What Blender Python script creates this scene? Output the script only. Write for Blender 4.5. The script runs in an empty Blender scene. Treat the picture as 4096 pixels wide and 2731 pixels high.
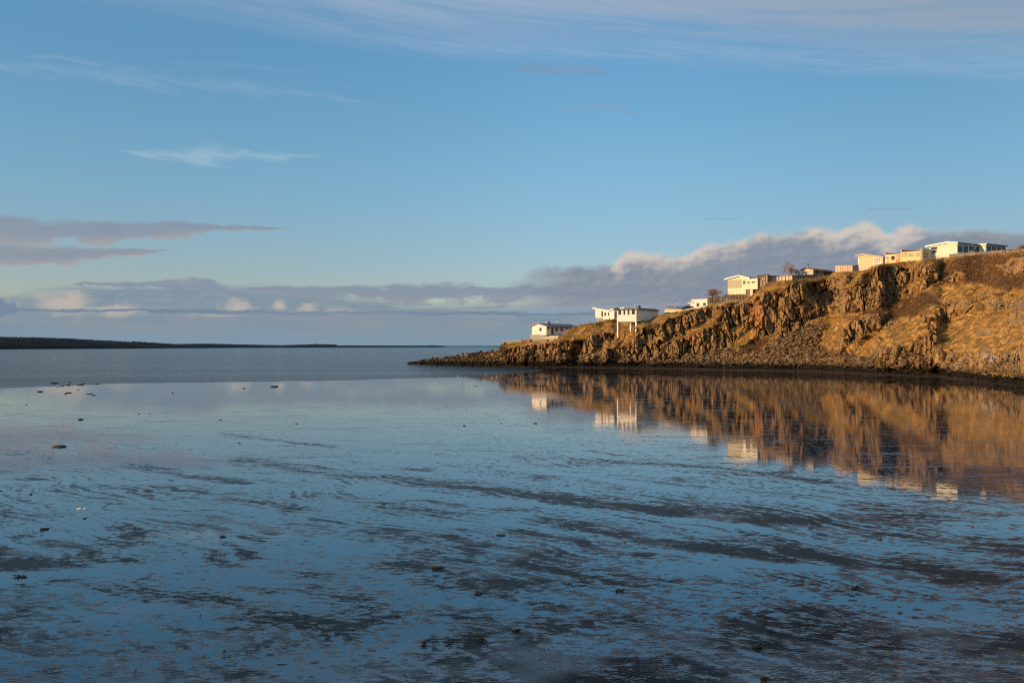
import bpy, math, random
import numpy as np
from mathutils import Vector, Matrix

# ------------------------------------------------------------------ frame of the place
# Camera stands on the shore 7.5 m above the flat and looks along +Y; X is to the right.
F, CX, HY, H = 3547.4, 2048.0, 1381.0, 7.5     # focal length / principal column / horizon row, eye height
scene = bpy.context.scene
C = bpy.data.collections.new('place'); scene.collection.children.link(C)

# ------------------------------------------------------------------ camera
cam_d = bpy.data.cameras.new('camera'); cam = bpy.data.objects.new('camera', cam_d); C.objects.link(cam)
cam.location = (0, 0, H); cam.rotation_euler = (math.radians(90), 0, 0)
cam_d.sensor_width = 36.0; cam_d.lens = 36.0 * F / 4096.0
cam_d.shift_y = (HY - 1365.5) / 4096.0
cam_d.clip_start = 0.5; cam_d.clip_end = 90000
scene.camera = cam

# ------------------------------------------------------------------ exposure
scene.view_settings.view_transform = 'Standard'; scene.view_settings.look = 'None'
scene.view_settings.exposure = 0.0; scene.view_settings.gamma = 1.0
scene.cycles.max_bounces = 6
scene.cycles.use_denoising = False
scene.cycles.filter_width = 1.15
scene.cycles.sample_clamp_indirect = 2.0
scene.cycles.sample_clamp_direct = 1.6

# ------------------------------------------------------------------ node helper
class X:
    """a shader socket (or number) with arithmetic"""
    t = None
    def __init__(s, v): s.v = v
    @staticmethod
    def put(n, i, a):
        if isinstance(a, X): a = a.v
        if isinstance(a, bpy.types.NodeSocket): X.t.links.new(a, n.inputs[i])
        else: n.inputs[i].default_value = a
    @staticmethod
    def m(op, *a, clamp=False):
        n = X.t.nodes.new('ShaderNodeMath'); n.operation = op; n.use_clamp = clamp
        for i, q in enumerate(a): X.put(n, i, q)
        return X(n.outputs[0])
    def __add__(s, o): return X.m('ADD', s, o)
    __radd__ = __add__
    def __sub__(s, o): return X.m('SUBTRACT', s, o)
    def __rsub__(s, o): return X.m('SUBTRACT', o, s)
    def __mul__(s, o): return X.m('MULTIPLY', s, o)
    __rmul__ = __mul__
    def __truediv__(s, o): return X.m('DIVIDE', s, o)
    def __rtruediv__(s, o): return X.m('DIVIDE', o, s)
    def __pow__(s, o): return X.m('POWER', s, o)
    def clamp(s): return X.m('ADD', s, 0.0, clamp=True)
    def sstep(s, a, b):
        n = X.t.nodes.new('ShaderNodeMapRange'); n.interpolation_type = 'SMOOTHSTEP'
        X.put(n, 0, s); X.put(n, 1, a); X.put(n, 2, b); X.put(n, 3, 0.0); X.put(n, 4, 1.0)
        return X(n.outputs[0])
def xyz(x, y, z):
    n = X.t.nodes.new('ShaderNodeCombineXYZ')
    X.put(n, 0, x); X.put(n, 1, y); X.put(n, 2, z); return X(n.outputs[0])
def sep(v):
    n = X.t.nodes.new('ShaderNodeSeparateXYZ'); X.put(n, 0, v); return [X(o) for o in n.outputs]
def noise(v, scale=1.0, detail=4.0, rough=0.5, dist=0.0, lac=2.0, kind='FBM'):
    n = X.t.nodes.new('ShaderNodeTexNoise'); n.noise_type = kind
    X.put(n, 'Vector', v); X.put(n, 'Scale', scale); X.put(n, 'Detail', detail)
    X.put(n, 'Roughness', rough); X.put(n, 'Distortion', dist); X.put(n, 'Lacunarity', lac)
    return X(n.outputs[0])
def voronoi(v, scale=1.0, feature='F1', out='Distance'):
    n = X.t.nodes.new('ShaderNodeTexVoronoi'); n.feature = feature
    X.put(n, 'Vector', v); X.put(n, 'Scale', scale); return X(n.outputs[out])
def mixc(f, a, b):
    n = X.t.nodes.new('ShaderNodeMix'); n.data_type = 'RGBA'; n.clamp_factor = True
    X.put(n, 0, f)
    for i, q in ((6, a), (7, b)):
        if isinstance(q, (tuple, list)): q = tuple(q) + (1.0,) if len(q) == 3 else tuple(q)
        X.put(n, i, q)
    return X(n.outputs[2])
def curve(x, pts, x0, x1, y0, y1):
    """piecewise curve through pts (sorted by x) evaluated at socket x"""
    n = X.t.nodes.new('ShaderNodeFloatCurve')
    cm = n.mapping; c = cm.curves[0]
    P = [((a - x0) / (x1 - x0), (b - y0) / (y1 - y0)) for a, b in pts]
    while len(c.points) < len(P): c.points.new(0.5, 0.5)
    for p, (a, b) in zip(c.points, sorted(P)): p.location = (a, b); p.handle_type = 'AUTO_CLAMPED'
    cm.use_clip = True; cm.extend = 'HORIZONTAL'; cm.update()
    X.put(n, 'Value', (x - x0) * (1.0 / (x1 - x0)))
    return X(n.outputs[0]) * (y1 - y0) + y0

# ------------------------------------------------------------------ sun and sky
SUN_EL, SUN_S = 9.0, 63.0       # elevation; degrees the sun stands to the left of the way back behind the camera
sd = Vector((-math.sin(math.radians(SUN_S)) * math.cos(math.radians(SUN_EL)),
             -math.cos(math.radians(SUN_S)) * math.cos(math.radians(SUN_EL)), math.sin(math.radians(SUN_EL))))
sl = bpy.data.lights.new('sun', 'SUN'); so = bpy.data.objects.new('sun', sl); C.objects.link(so)
sl.energy = 5.0; sl.angle = math.radians(0.5); sl.color = (1.0, 0.61, 0.28)
so.rotation_euler = sd.to_track_quat('Z', 'Y').to_euler(); so.location = (-60, -40, 60)

world = bpy.data.worlds.new('World'); scene.world = world; world.use_nodes = True
wt = world.node_tree; wt.nodes.clear(); X.t = wt
out = wt.nodes.new('ShaderNodeOutputWorld'); bg = wt.nodes.new('ShaderNodeBackground')
wt.links.new(bg.outputs[0], out.inputs[0]); bg.inputs[1].default_value = 0.15
sky = wt.nodes.new('ShaderNodeTexSky'); sky.sky_type = 'NISHITA'; sky.sun_disc = False
sky.sun_elevation = math.radians(SUN_EL); sky.sun_rotation = math.atan2(sd.x, sd.y)
sky.air_density = 1.0; sky.dust_density = 0.4; sky.ozone_density = 2.0
tc = wt.nodes.new('ShaderNodeTexCoord')
dx, dy, dz = sep(X(tc.outputs['Generated']))
D2R = math.pi / 180
az = X.m('ARCTAN2', dx, dy) * (1 / D2R)                  # degrees right of straight ahead
el = X.m('ARCSINE', dz) * (1 / D2R)                      # degrees above the horizon
def A_(x): return math.degrees(math.atan((x - 1176) / 2037))
def E_(x, y):
    a = math.atan((x - 1176) / 2037); return math.degrees(math.atan((793.0 - y) / 2037 * math.cos(a)))
def acurve(pts): return curve(az, [(A_(x), E_(x, y)) for x, y in pts], -36, 36, 0, 26)
def tcurve(pts): return curve(az, [(A_(x), t / 35.5) for x, t in pts], -36, 36, 0, 4)   # thickness, px -> deg
nb1 = noise(xyz(az * 0.55, el * 1.1, 3.0), 1.0, 6, 0.58)           # billows, about 2 degrees
nb2 = noise(xyz(az * 0.55 - 0.12, el * 1.1 + 0.16, 3.0), 1.0, 6, 0.58)   # the same, one step towards the sun
ns = noise(xyz(az * 0.16, el * 1.5, 9.0), 1.0, 6, 0.55, 0.4)       # flat layers
nw = noise(xyz(az * 0.05 + el * 0.05, el * 0.9 + az * 0.11, 5.0), 1.0, 8, 0.62, 0.6)    # cirrus streaks
nw2 = noise(xyz(az * 0.25 + el * 0.2, el * 2.6 + az * 0.30, 7.0), 1.0, 6, 0.6, 0.5)
nv = noise(xyz(az * 0.12, el * 0.3, 21.0), 1.0, 3, 0.5)
K = 1 / 0.15
def col(r, g, b): return (r * K, g * K, b * K)
c = X(sky.outputs[0])
# cooler, clearer northern air than the stock sky: balance by height above the horizon
ae = X.m('ABSOLUTE', el)
bal = mixc(ae.sstep(3, 13), (.87, .90, 1.13), (.87, 1.15, 1.28)); bal = mixc(ae.sstep(11, 21), bal, (.84, 1.26, 1.43))
bal = mixc(az.sstep(0, 30) * .29, bal, (0, 0, 0))
hs = wt.nodes.new('ShaderNodeMix'); hs.data_type = 'RGBA'; hs.blend_type = 'MULTIPLY'; hs.inputs[0].default_value = 1.0
wt.links.new(c.v, hs.inputs[6]); wt.links.new(bal.v, hs.inputs[7]); c = X(hs.outputs[2])
# low haze layer over the sea
top = acurve([(-100, 668), (60, 668), (180, 655), (420, 652), (650, 660), (900, 688), (1150, 700), (1400, 690), (2352, 560), (2500, 560)])
m = (top - el + (ns - 0.5) * 1.6 + (nb1 - 0.5) * 0.8).sstep(-0.25, 0.5) * (0.78 + 0.5 * (ns - 0.35)).clamp()
side = az.sstep(-28, -2)
lowc = mixc(((nb1 - nb2) * 4 + (nv - 0.5) * 1.5).sstep(-0.1, 1.2) * el.sstep(0.6, 2.4) * (1.0 - side * .5) * .8, col(.20, .275, .36), col(.43, .41, .40))
c = mixc(m, c, lowc)
c = mixc((1.6 - el).sstep(0.0, 1.7) * 0.8, c, col(.21, .32, .42))
# small lit heads standing out of the haze at left and centre
for hx, hy, wx, wy, a in ((150, 700, 75, 30, .75), (290, 712, 60, 18, .7), (550, 706, 34, 20, .7), (500, 722, 60, 12, .5), (645, 702, 22, 15, .8), (705, 706, 28, 13, .65),
                          (780, 715, 40, 13, .4), (25, 700, 16, 14, .6)):
    r = X.m('SQRT', ((az - A_(hx)) * (35.5 / wx)) ** 2 + ((el - E_(hx, hy)) * (35.5 / wy)) ** 2)
    c = mixc((1.15 - r + (nb1 - 0.5) * 2.2).sstep(0.0, 1.1) * (a * 1.1), c, col(.54, .48, .42))
nb3 = noise(xyz(az * 1.3, el * 3.0, 61.0), 1.0, 5, 0.6)
def streak(c, cen, thk, colour, amt, wob=0.9, soft=(0.0, 0.55), nz=None, top_light=None):
    e0 = acurve(cen); t0 = tcurve(thk)
    q = (el - e0 + ((nz or ns) - 0.5) * 0.5 + (nb1 - 0.5) * t0 * 2.2 + (nb3 - .5) * .35) / (t0 + 0.001)
    w = 1.0 - X.m('ABSOLUTE', q)
    m = (w + ((nb1 if nz is None else nz) - 0.5) * wob).sstep(*soft) * t0.sstep(0.0, 0.05)
    cc = colour
    if top_light: cc = mixc((q * top_light[0] + (nb1 - 0.5) * 2.0).sstep(-0.2, 1.4), colour, top_light[1])
    return mixc(m * amt, c, cc)
G1 = col(.235, .295, .375); G2 = col(.36, .365, .385)
c = streak(c, [(-50, 716), (0, 705), (40, 706), (60, 710)], [(-60, 24), (0, 20), (36, 14), (44, 0)], col(.17, .24, .34), .9)
c = streak(c, [(380, 740), (600, 730), (900, 728), (1150, 735)], [(330, 0), (480, 10), (640, 18), (850, 20), (1000, 13), (1180, 0)], col(.235, .285, .365), .6, wob=1.8, soft=(-.1, 1.0))
c = streak(c, [(170, 653), (300, 654), (440, 652), (545, 668)], [(165, 0), (200, 5), (330, 8), (400, 14), (440, 19), (490, 14), (540, 6), (556, 0)], G1, .92, top_light=(1.2, G2))
c = streak(c, [(560, 660), (700, 670), (900, 674), (1200, 672), (1500, 668), (1800, 660), (2352, 650)],
           [(560, 0), (600, 6), (680, 14), (800, 18), (930, 24), (1150, 24), (1400, 26), (1700, 30), (2352, 40)], G1, .93, wob=.7, top_light=(-1.3, col(.31, .31, .37)))
c = streak(c, [(0, 532), (150, 536), (300, 534), (450, 526), (640, 524)], [(-60, 44), (0, 40), (120, 32), (250, 27), (380, 22), (500, 10), (600, 6), (680, 0)], col(.25, .30, .375), .9, wob=1.3, top_light=(-1.3, col(.40, .37, .37)))
c = streak(c, [(0, 588), (120, 588), (240, 582), (380, 576)], [(-60, 32), (0, 29), (120, 22), (220, 15), (320, 7), (400, 0)], col(.265, .30, .365), .9, wob=1.5, top_light=(-1.3, col(.40, .36, .36)))
c = streak(c, [(1630, 503), (1700, 503)], [(1600, 0), (1660, 4), (1720, 0)], G1, .3)
c = streak(c, [(2000, 482), (2090, 480)], [(1980, 0), (2040, 5), (2100, 0)], G1, .3)
# cumulus bank rising to the right
tp = acurve([(1180, 640), (1225, 618), (1300, 612), (1400, 606), (1425, 590), (1440, 574), (1500, 579), (1560, 584), (1620, 560), (1690, 550), (1720, 545), (1745, 533), (1800, 536),
             (1850, 522), (1930, 524), (1985, 504), (2020, 516), (2040, 530), (2085, 514), (2150, 528), (2250, 524), (2330, 530), (2500, 525)])
pu = noise(xyz(az * 1.1, el * 1.5, 31.0), 1.0, 4, 0.5)
pu2 = noise(xyz(az * 1.1 - 0.24, el * 1.5 + 0.26, 31.0), 1.0, 4, 0.5)
dp = tp - el + (pu - 0.5) * 0.8 + (nb1 - 0.5) * 0.4
m = dp.sstep(-0.12, 0.42) * az.sstep(A_(1120), A_(1330)) * (el - (ns - 0.5) * 1.2).sstep(1.7, 2.6)
rim = curve(az, [(A_(x), v) for x, v in ((1180, .05), (1390, .1), (1430, .95), (1530, .8), (1600, .85), (1700, .8), (1760, .55), (1850, .7), (1930, .95), (2000, 1.05), (2100, .8), (2170, .4), (2352, .3))], -36, 36, 0, 1.2)
lit = (rim * 1.6 - dp * 0.85 + (pu - pu2) * .8 + (pu - 0.5) * 1.4 + (nb1 - 0.5) * 1.3).sstep(0.1, 1.3)
bank = mixc(((nb1 - nb2) * 2.5 + (nb1 - .5) * 1.2 + (nv - 0.5)).sstep(-0.4, 1.0), col(.225, .265, .335), col(.33, .34, .375))
bank = mixc(lit, bank, col(.63, .56, .50))
c = mixc(m * 0.96, c, bank)
# lighter gap and thin layer under the bank
c = streak(c, [(1180, 712), (1400, 706), (1560, 700)], [(1100, 0), (1200, 9), (1350, 8), (1560, 0)], col(.27, .38, .46), .6)
# cirrus veil at the top
ve = acurve([(-100, -60), (120, 0), (330, 40), (600, 72), (1050, 128), (1500, 140), (2000, 168), (2352, 182), (2500, 190)])
vd = el - ve
m = vd.sstep(-0.8, 3.0) * ((nw - 0.36) * 1.6 + vd * 0.11 + (nw2 - .5) * 0.8 + .24).clamp()
vc = mixc(az.sstep(-5, 28) * vd.sstep(0.5, 3.5), col(.33, .43, .58), col(.31, .375, .47))
c = mixc(m * 0.9, c, vc)
edge = (1.0 - X.m('ABSOLUTE', (vd - 0.5) / 1.0)).sstep(0, 1) * (nw2 - 0.32).clamp() * 1.6
c = mixc(edge * az.sstep(-22, -8) * 0.55, c, col(.40, .50, .64))
WH = col(.36, .49, .64)
c = streak(c, [(-60, 150), (0, 153), (150, 161), (350, 183), (600, 207), (900, 240)], [(-60, 18), (100, 20), (350, 24), (600, 20), (900, 0)], WH, .36, wob=2.4, nz=nw2, soft=(-.1, 2.0))
c = streak(c, [(60, 132), (150, 136), (230, 148)], [(50, 0), (120, 10), (180, 12), (240, 0)], WH, .36, wob=2.6, nz=nw2, soft=(.0, 1.7))
c = streak(c, [(300, 140), (600, 155), (900, 195)], [(280, 0), (600, 9), (900, 0)], WH, .16, wob=1.8, nz=nw2, soft=(.0, 1.8))
c = streak(c, [(280, 348), (420, 358), (520, 360), (600, 358), (760, 361)], [(270, 0), (380, 16), (470, 30), (540, 24), (620, 14), (760, 0)], col(.44, .58, .66), .6, wob=1.8, nz=nw2, soft=(-.1, 1.9))
c = streak(c, [(1170, 158), (1300, 158), (1400, 165)], [(1160, 0), (1250, 18), (1340, 20), (1400, 0)], col(.23, .30, .42), .5, wob=.9, nz=nw2, soft=(.0, 1.1))
c = streak(c, [(1290, 250), (1400, 248), (1470, 262)], [(1280, 0), (1400, 12), (1470, 0)], col(.25, .33, .45), .35, wob=.9, nz=nw2, soft=(.0, 1.1))
wt.links.new(c.v, bg.inputs[0])

# ------------------------------------------------------------------ object helpers
def tag(o, label=None, cat=None, group=None, kind=None):
    if label: o['label'] = label
    if cat: o['category'] = cat
    if group: o['group'] = group
    if kind: o['kind'] = kind
    return o
def thing(name, loc, label, cat, group=None):
    o = bpy.data.objects.new(name, None); C.objects.link(o); o.location = loc; o.empty_display_size = 0.3
    return tag(o, label, cat, group)
def mesh_obj(name, V, Fc, mat=None, parent=None, smooth=False, attrs=None):
    """V absolute world coordinates; stored relative to the parent's location"""
    me = bpy.data.meshes.new(name)
    V = np.asarray(V, dtype=np.float32).reshape(-1, 3)
    off = np.zeros(3, np.float32); p = parent
    while p is not None: off = off + np.array(p.location, np.float32); p = p.parent
    V = V - off
    if isinstance(Fc, np.ndarray) and Fc.ndim == 2:
        k = Fc.shape[1]; n = len(Fc)
        me.vertices.add(len(V)); me.vertices.foreach_set('co', V.ravel())
        me.loops.add(n * k); me.loops.foreach_set('vertex_index', Fc.astype(np.int32).ravel())
        me.polygons.add(n); me.polygons.foreach_set('loop_start', np.arange(0, n * k, k, dtype=np.int32))
        me.polygons.foreach_set('loop_total', np.full(n, k, np.int32))
        me.update(calc_edges=True)
    else:
        me.from_pydata([tuple(map(float, v)) for v in V], [], [tuple(map(int, f)) for f in Fc]); me.update()
    if smooth: me.polygons.foreach_set('use_smooth', np.ones(len(me.polygons), bool))
    if attrs:
        for k, a in attrs.items():
            at = me.attributes.new(k, 'FLOAT', 'POINT'); at.data.foreach_set('value', np.asarray(a, np.float32).ravel())
    if mat: me.materials.append(mat)
    o = bpy.data.objects.new(name, me); C.objects.link(o)
    if parent is not None: o.parent = parent
    return o
class MB:
    """collects polygons in world coordinates"""
    def __init__(s): s.v = []; s.f = []
    def add(s, v, f):
        n = len(s.v); s.v += [tuple(p) for p in v]; s.f += [tuple(i + n for i in q) for q in f]; return s
    def hexa(s, b, t):        # two quads: b (4 pts) and t (4 pts)
        return s.add(list(b) + list(t), [(3, 2, 1, 0), (4, 5, 6, 7), (0, 1, 5, 4), (1, 2, 6, 5), (2, 3, 7, 6), (3, 0, 4, 7)])
    def tube(s, p, q, r0, r1=None, n=6):
        r1 = r0 if r1 is None else r1; p = Vector(p); q = Vector(q); d = (q - p)
        if d.length < 1e-6: return s
        d.normalize(); u = d.orthogonal().normalized(); w = d.cross(u); vs = []
        for c0, r in ((p, r0), (q, r1)):
            for i in range(n):
                a = 2 * math.pi * i / n; vs.append(c0 + (u * math.cos(a) + w * math.sin(a)) * r)
        fs = [(i, (i + 1) % n, n + (i + 1) % n, n + i) for i in range(n)] + [tuple(range(n))[::-1], tuple(range(n, 2 * n))]
        return s.add(vs, fs)
    def build(s, name, mat=None, parent=None, smooth=False): return mesh_obj(name, s.v, s.f, mat, parent, smooth)

# ------------------------------------------------------------------ numeric noise
def _hash(ix, iy, iz, seed):
    h = (ix.astype(np.int64) * 374761393 + iy.astype(np.int64) * 668265263 + iz.astype(np.int64) * 2147483647 + seed * 1274126177) & 0xFFFFFFFF
    h = ((h ^ (h >> 13)) * 1274126177) & 0xFFFFFFFF
    h = ((h ^ (h >> 16)) * 2246822519) & 0xFFFFFFFF
    return ((h ^ (h >> 15)) & 0xFFFFFF).astype(np.float64) / 16777216.0
def vnoise(x, y, z, seed=0):
    ix, iy, iz = np.floor(x), np.floor(y), np.floor(z); fx, fy, fz = x - ix, y - iy, z - iz
    fx, fy, fz = (q * q * (3 - 2 * q) for q in (fx, fy, fz)); r = 0
    for a in (0, 1):
        for b in (0, 1):
            for d in (0, 1):
                r = r + _hash(ix + a, iy + b, iz + d, seed) * (fx if a else 1 - fx) * (fy if b else 1 - fy) * (fz if d else 1 - fz)
    return r
def fbm(x, y, z, o=4, seed=0, g=0.5):
    s = 0; a = 1; t = 0
    for i in range(o):
        s = s + a * vnoise(x, y, z, seed + i * 7); t += a; a *= g; x, y, z = x * 2.03 + 1.7, y * 2.03 + 9.2, z * 2.03 + 3.1
    return s / t
def worley(x, y, z, seed=0, cheb=False):
    """F1, F2, id of the nearest cell, offset vector from its centre"""
    ix, iy, iz = np.floor(x), np.floor(y), np.floor(z)
    f1 = np.full(x.shape, 9.0); f2 = f1.copy(); idv = np.zeros(x.shape); ox = np.zeros(x.shape); oy = ox.copy(); oz = ox.copy()
    for a in (-1, 0, 1):
        for b in (-1, 0, 1):
            for d in (-1, 0, 1):
                cx, cy, cz = ix + a, iy + b, iz + d
                px = x - (cx + .1 + .8 * _hash(cx, cy, cz, seed)); py = y - (cy + .1 + .8 * _hash(cx, cy, cz, seed + 1)); pz = z - (cz + .1 + .8 * _hash(cx, cy, cz, seed + 2))
                dd = (px ** 6 + py ** 6 + pz ** 6) ** (1 / 3.) if cheb else px * px + py * py + pz * pz; n = dd < f1
                f2 = np.where(n, f1, np.minimum(f2, dd)); idv = np.where(n, _hash(cx, cy, cz, seed + 3), idv)
                ox, oy, oz = np.where(n, px, ox), np.where(n, py, oy), np.where(n, pz, oz); f1 = np.where(n, dd, f1)
    return np.sqrt(f1), np.sqrt(f2), idv, (ox, oy, oz)
def sm(x, a, b):
    t = np.clip((x - a) / (b - a), 0, 1); return t * t * (3 - 2 * t)
def inside(px, py, poly):
    r = np.zeros(px.shape, bool); n = len(poly)
    for i in range(n):
        x1, y1 = poly[i]; x2, y2 = poly[(i + 1) % n]
        if y1 == y2: continue
        c0 = ((y1 > py) != (y2 > py)) & (px < (x2 - x1) * (py - y1) / (y2 - y1) + x1); r ^= c0
    return r
def blur(a, k, it=2):
    for _ in range(it):
        for axx in (0, 1):
            p = np.pad(a, [(k, k) if i == axx else (0, 0) for i in (0, 1)], mode='edge'); cs = np.cumsum(p, axis=axx)
            cs = np.concatenate([np.zeros_like(np.take(cs, [0], axx)), cs], axis=axx); n = a.shape[axx]
            a = (np.take(cs, np.arange(2 * k + 1, 2 * k + 1 + n), axx) - np.take(cs, np.arange(0, n), axx)) / (2 * k + 1)
    return a
def vpx(l): return [(x * 1.7415, y * 1.7415) for x, y in l]
def c1(x, y): return (2000 + x / 3.36, 1150 + y / 3.36)
def c2(x, y): return (2600 + x / 3.136, 1000 + y / 3.136)
def c3(x, y): return (3200 + x / 2.412, 900 + y / 2.412)
def c4(x, y): return (3400 + x / 6.533, 940 + y / 6.533)
def c5(x, y): return (3700 + x / 5.939, 940 + y / 5.939)
def c6(x, y): return (2850 + x / 6.72, 1040 + y / 6.72)
def c7(x, y): return (2340 + x / 6.918, 1200 + y / 6.918)
def at(x, y, D): return np.array([(x - CX) / F * D, D, H + (HY - y) / F * D])

# ------------------------------------------------------------------ material helper
def mat(name, build=None, colour=(.5, .5, .5), rough=0.8, spec=0.3, var=0.0, vscale=3.0, metal=0.0, bump=0.0):
    m = bpy.data.materials.new(name); m.use_nodes = True; t = m.node_tree; X.t = t
    b = t.nodes['Principled BSDF']; b.inputs['Roughness'].default_value = rough
    b.inputs['Specular IOR Level'].default_value = spec; b.inputs['Metallic'].default_value = metal
    b.inputs['Base Color'].default_value = tuple(colour) + (1,)
    if build: build(t, b)
    elif var > 0:
        g = t.nodes.new('ShaderNodeNewGeometry'); p = X(g.outputs['Position'])
        n = noise(p, vscale, 5, .6); n2 = noise(p, vscale * .23, 3, .5)
        k = 1 - var + (n + n2) * var
        cc = mixc(1.0, colour, colour); mm = t.nodes.new('ShaderNodeVectorMath'); mm.operation = 'SCALE'
        t.links.new(cc.v, mm.inputs[0]); t.links.new(k.v, mm.inputs['Scale']); t.links.new(mm.outputs[0], b.inputs['Base Color'])
        if bump:
            bp = t.nodes.new('ShaderNodeBump'); bp.inputs['Strength'].default_value = bump; bp.inputs['Distance'].default_value = .05
            t.links.new(n.v, bp.inputs['Height']); t.links.new(bp.outputs[0], b.inputs['Normal'])
    return m
def attr(name):
    n = X.t.nodes.new('ShaderNodeAttribute'); n.attribute_name = name; return X(n.outputs['Fac'])
def posn():
    return X(X.t.nodes.new('ShaderNodeNewGeometry').outputs['Position'])
# ================================================================== headland
K_ = 1.7415
_b = [(940,835,360),(980,836.5,345),(1067,838,325),(1185,839.5,305),(1300,840.5,290),(1440,841.5,280),(1493,842,276),(1676,845,262),(1895,849,245),
      (2016,855,222),(2171,861,204),(2352,883,160),(2500,905,130),(2820,960,88)]
_c = [(940,833.5),(968,829),(1009,823),(1053,818),(1085,811),(1123,806),(1141,805),(1150,798),(1154,793),(1185,788),(1217,786),(1258,784),(1283,779),(1292,771),(1302,760),(1319,751),
      (1336,747),(1369,741),(1388,737),(1415,733),(1450,733),(1488,737),(1512,724),(1526,722.5),(1566,715),(1621,704),(1663,697),(1713,690),(1720,684),(1736,673),(1753,657),(1764,650),
      (1819,644),(1873,639),(1897,636),(1918,626),(1971,624),(1990,619),(2004,612),(2023,607),(2066,603.5),(2137,596.6),(2180,592.5),(2242,587),(2309,581.5),(2352,579),(2500,573),(2820,570)]
_d = [(940,362),(1067,337),(1150,314),(1185,309),(1258,301),(1336,298),(1415,294.5),(1470,289),(1550,285),(1640,278.5),(1740,271),(1870,267),(2000,264),(2200,253),(2352,239),(2500,224),(2820,195)]
bx = np.array([p[0] for p in _b]) * K_; by = np.array([p[1] for p in _b]) * K_; bD = np.array([p[2] for p in _b], float)
cx_ = np.array([p[0] for p in _c]) * K_; cy_ = np.array([p[1] for p in _c]) * K_
dx_ = np.array([p[0] for p in _d]) * K_; dD = np.array([p[1] for p in _d], float)
def smooth_interp(x, xs, ys, w=60):
    return sum(np.interp(x + o, xs, ys) for o in np.linspace(-w, w, 9)) / 9
NC, NR = 1640, 330
xs = np.linspace(1640, 4905, NC)
Db = smooth_interp(xs, bx, bD); yb = np.interp(xs, bx, by); yc = smooth_interp(xs, cx_, cy_, 6); Dc = smooth_interp(xs, dx_, dD)
T = np.linspace(0, 1, NR)[:, None]
XX = np.repeat(xs[None, :], NR, 0); YY = yb[None] + (yc - yb)[None] * T
wx = (fbm(XX / 22, YY / 22, 0 * XX, 4, 5) - .5) * 26; wy = (fbm(XX / 22, YY / 22, 0 * XX + 7, 4, 9) - .5) * 26
PX, PY = XX + wx, YY + wy
rock_polys = [
    vpx([(1140,812),(1148,804),(1178,796),(1217,787),(1256,784),(1336,777),(1379,768),(1405,762),(1420,772),(1440,764),(1473,754),(1507,752),(1533,740),(1537,734),(1572,718),(1610,711),(1625,702),(1663,698),
         (1713,693),(1724,689),(1738,678),(1764,667),(1793,664),(1804,655),(1841,652),(1873,647),(1909,641),(1980,629),(1992,620),(2023,608),(2042,611),(2107,609),(2135,616),(2168,628),(2140,660),(2095,681),
         (2047,694),(1980,717),(1897,722),(1868,733),(1850,748),(1804,765),(1768,772),(1746,778),(1700,798),(1649,804),(1566,820),(1493,826),(1480,838),(1140,838)]),
    [c3(*p) for p in [(340,1080),(440,960),(700,880),(800,870),(830,1000),(700,1060),(560,1220),(480,1270),(380,1260),(350,1150)]],
    [c3(*p) for p in [(1230,930),(1280,870),(1440,790),(1560,750),(1690,765),(1690,830),(1540,895),(1400,925)]],
    [c3(*p) for p in [(690,1340),(700,1220),(820,1190),(1040,1200),(1080,1120),(1160,1050),(1310,1045),(1345,1090),(1280,1220),(1500,1240),(1900,1220),(2400,1130),(2600,1200),(2600,1480),(1800,1410),(1300,1400),(900,1370)]],
    [c3(*p) for p in [(1900,395),(1960,360),(2030,305),(2300,300),(2300,480),(2050,490),(1950,470)]],
    [c3(*p) for p in [(1400,500),(1430,450),(1620,465),(1560,540),(1430,560)]],
    [c3(*p) for p in [(1800,780),(1900,720),(2100,735),(2060,800),(1850,830)]],
]
M = np.zeros(XX.shape)
for p in rock_polys: M = np.maximum(M, inside(PX, PY, p).astype(float))
grassy = [c1(1290, 560), c1(1560, 590), c1(1700, 600), c1(1640, 720), c1(1400, 760), c1(1250, 820), c1(1180, 760), c1(1350, 700), c1(1500, 640)]
M[inside(PX, PY, [c1(*p) for p in [(1560,610),(1700,610),(1880,600),(1700,760),(1500,800),(1330,780),(1300,740),(1500,700)]])] *= .35
M[inside(PX, PY, [c2(*p) for p in [(1000,1180),(1180,1060),(1290,980),(1300,1080),(1180,1180),(940,1260)]])] = 0.15
M[inside(PX, PY, [c2(*p) for p in [(1000,1000),(1120,930),(1190,900),(1150,1000),(1050,1060)]])] = 0.2
shelf = fbm(XX / 60 + YY / 70, YY / 26 + XX / 60, 0 * XX, 4, 55)
M = M * (1 - 0.9 * sm(shelf, .66, .71))
low_ = sm(XX, 3380, 3600) * sm(YY - yc[None], 110, 200)
Md = blur(M, 2, 2)
M = np.maximum(M, low_ * (fbm(XX / 70 + YY / 90, YY / 34, 0 * XX, 4, 66) > .60))
Msoft = blur(M, 2, 2)
talus = inside(PX, PY, [c2(*p) for p in [(0,1380),(400,1330),(850,1255),(1000,1230),(1180,1230),(1290,1290),(1450,1230),(1560,1110),(1750,975),(1950,950),(2300,960)]] + [c3(*p) for p in [(230,1000),(215,1060),(150,1160),(330,1230),(600,1270),(900,1330),(1300,1370),(1300,1420)]] + [(2300, 1500)]).astype(float)
talus = blur(talus * (1 - M), 2, 1)
hgt = (YY - YY) + (yb[None] - YY)                              # px above the foot
weed = 1 - sm((hgt) / (F / Db[None]) , .8, 1.7)
def hblur(a, k, it=3):
    for _ in range(it):
        q_ = np.cumsum(np.pad(a, [(0, 0), (k + 1, k)], mode='edge'), 1); a = (q_[:, 2 * k + 1:] - q_[:, :-2 * k - 1]) / (2 * k + 1)
    return a
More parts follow.
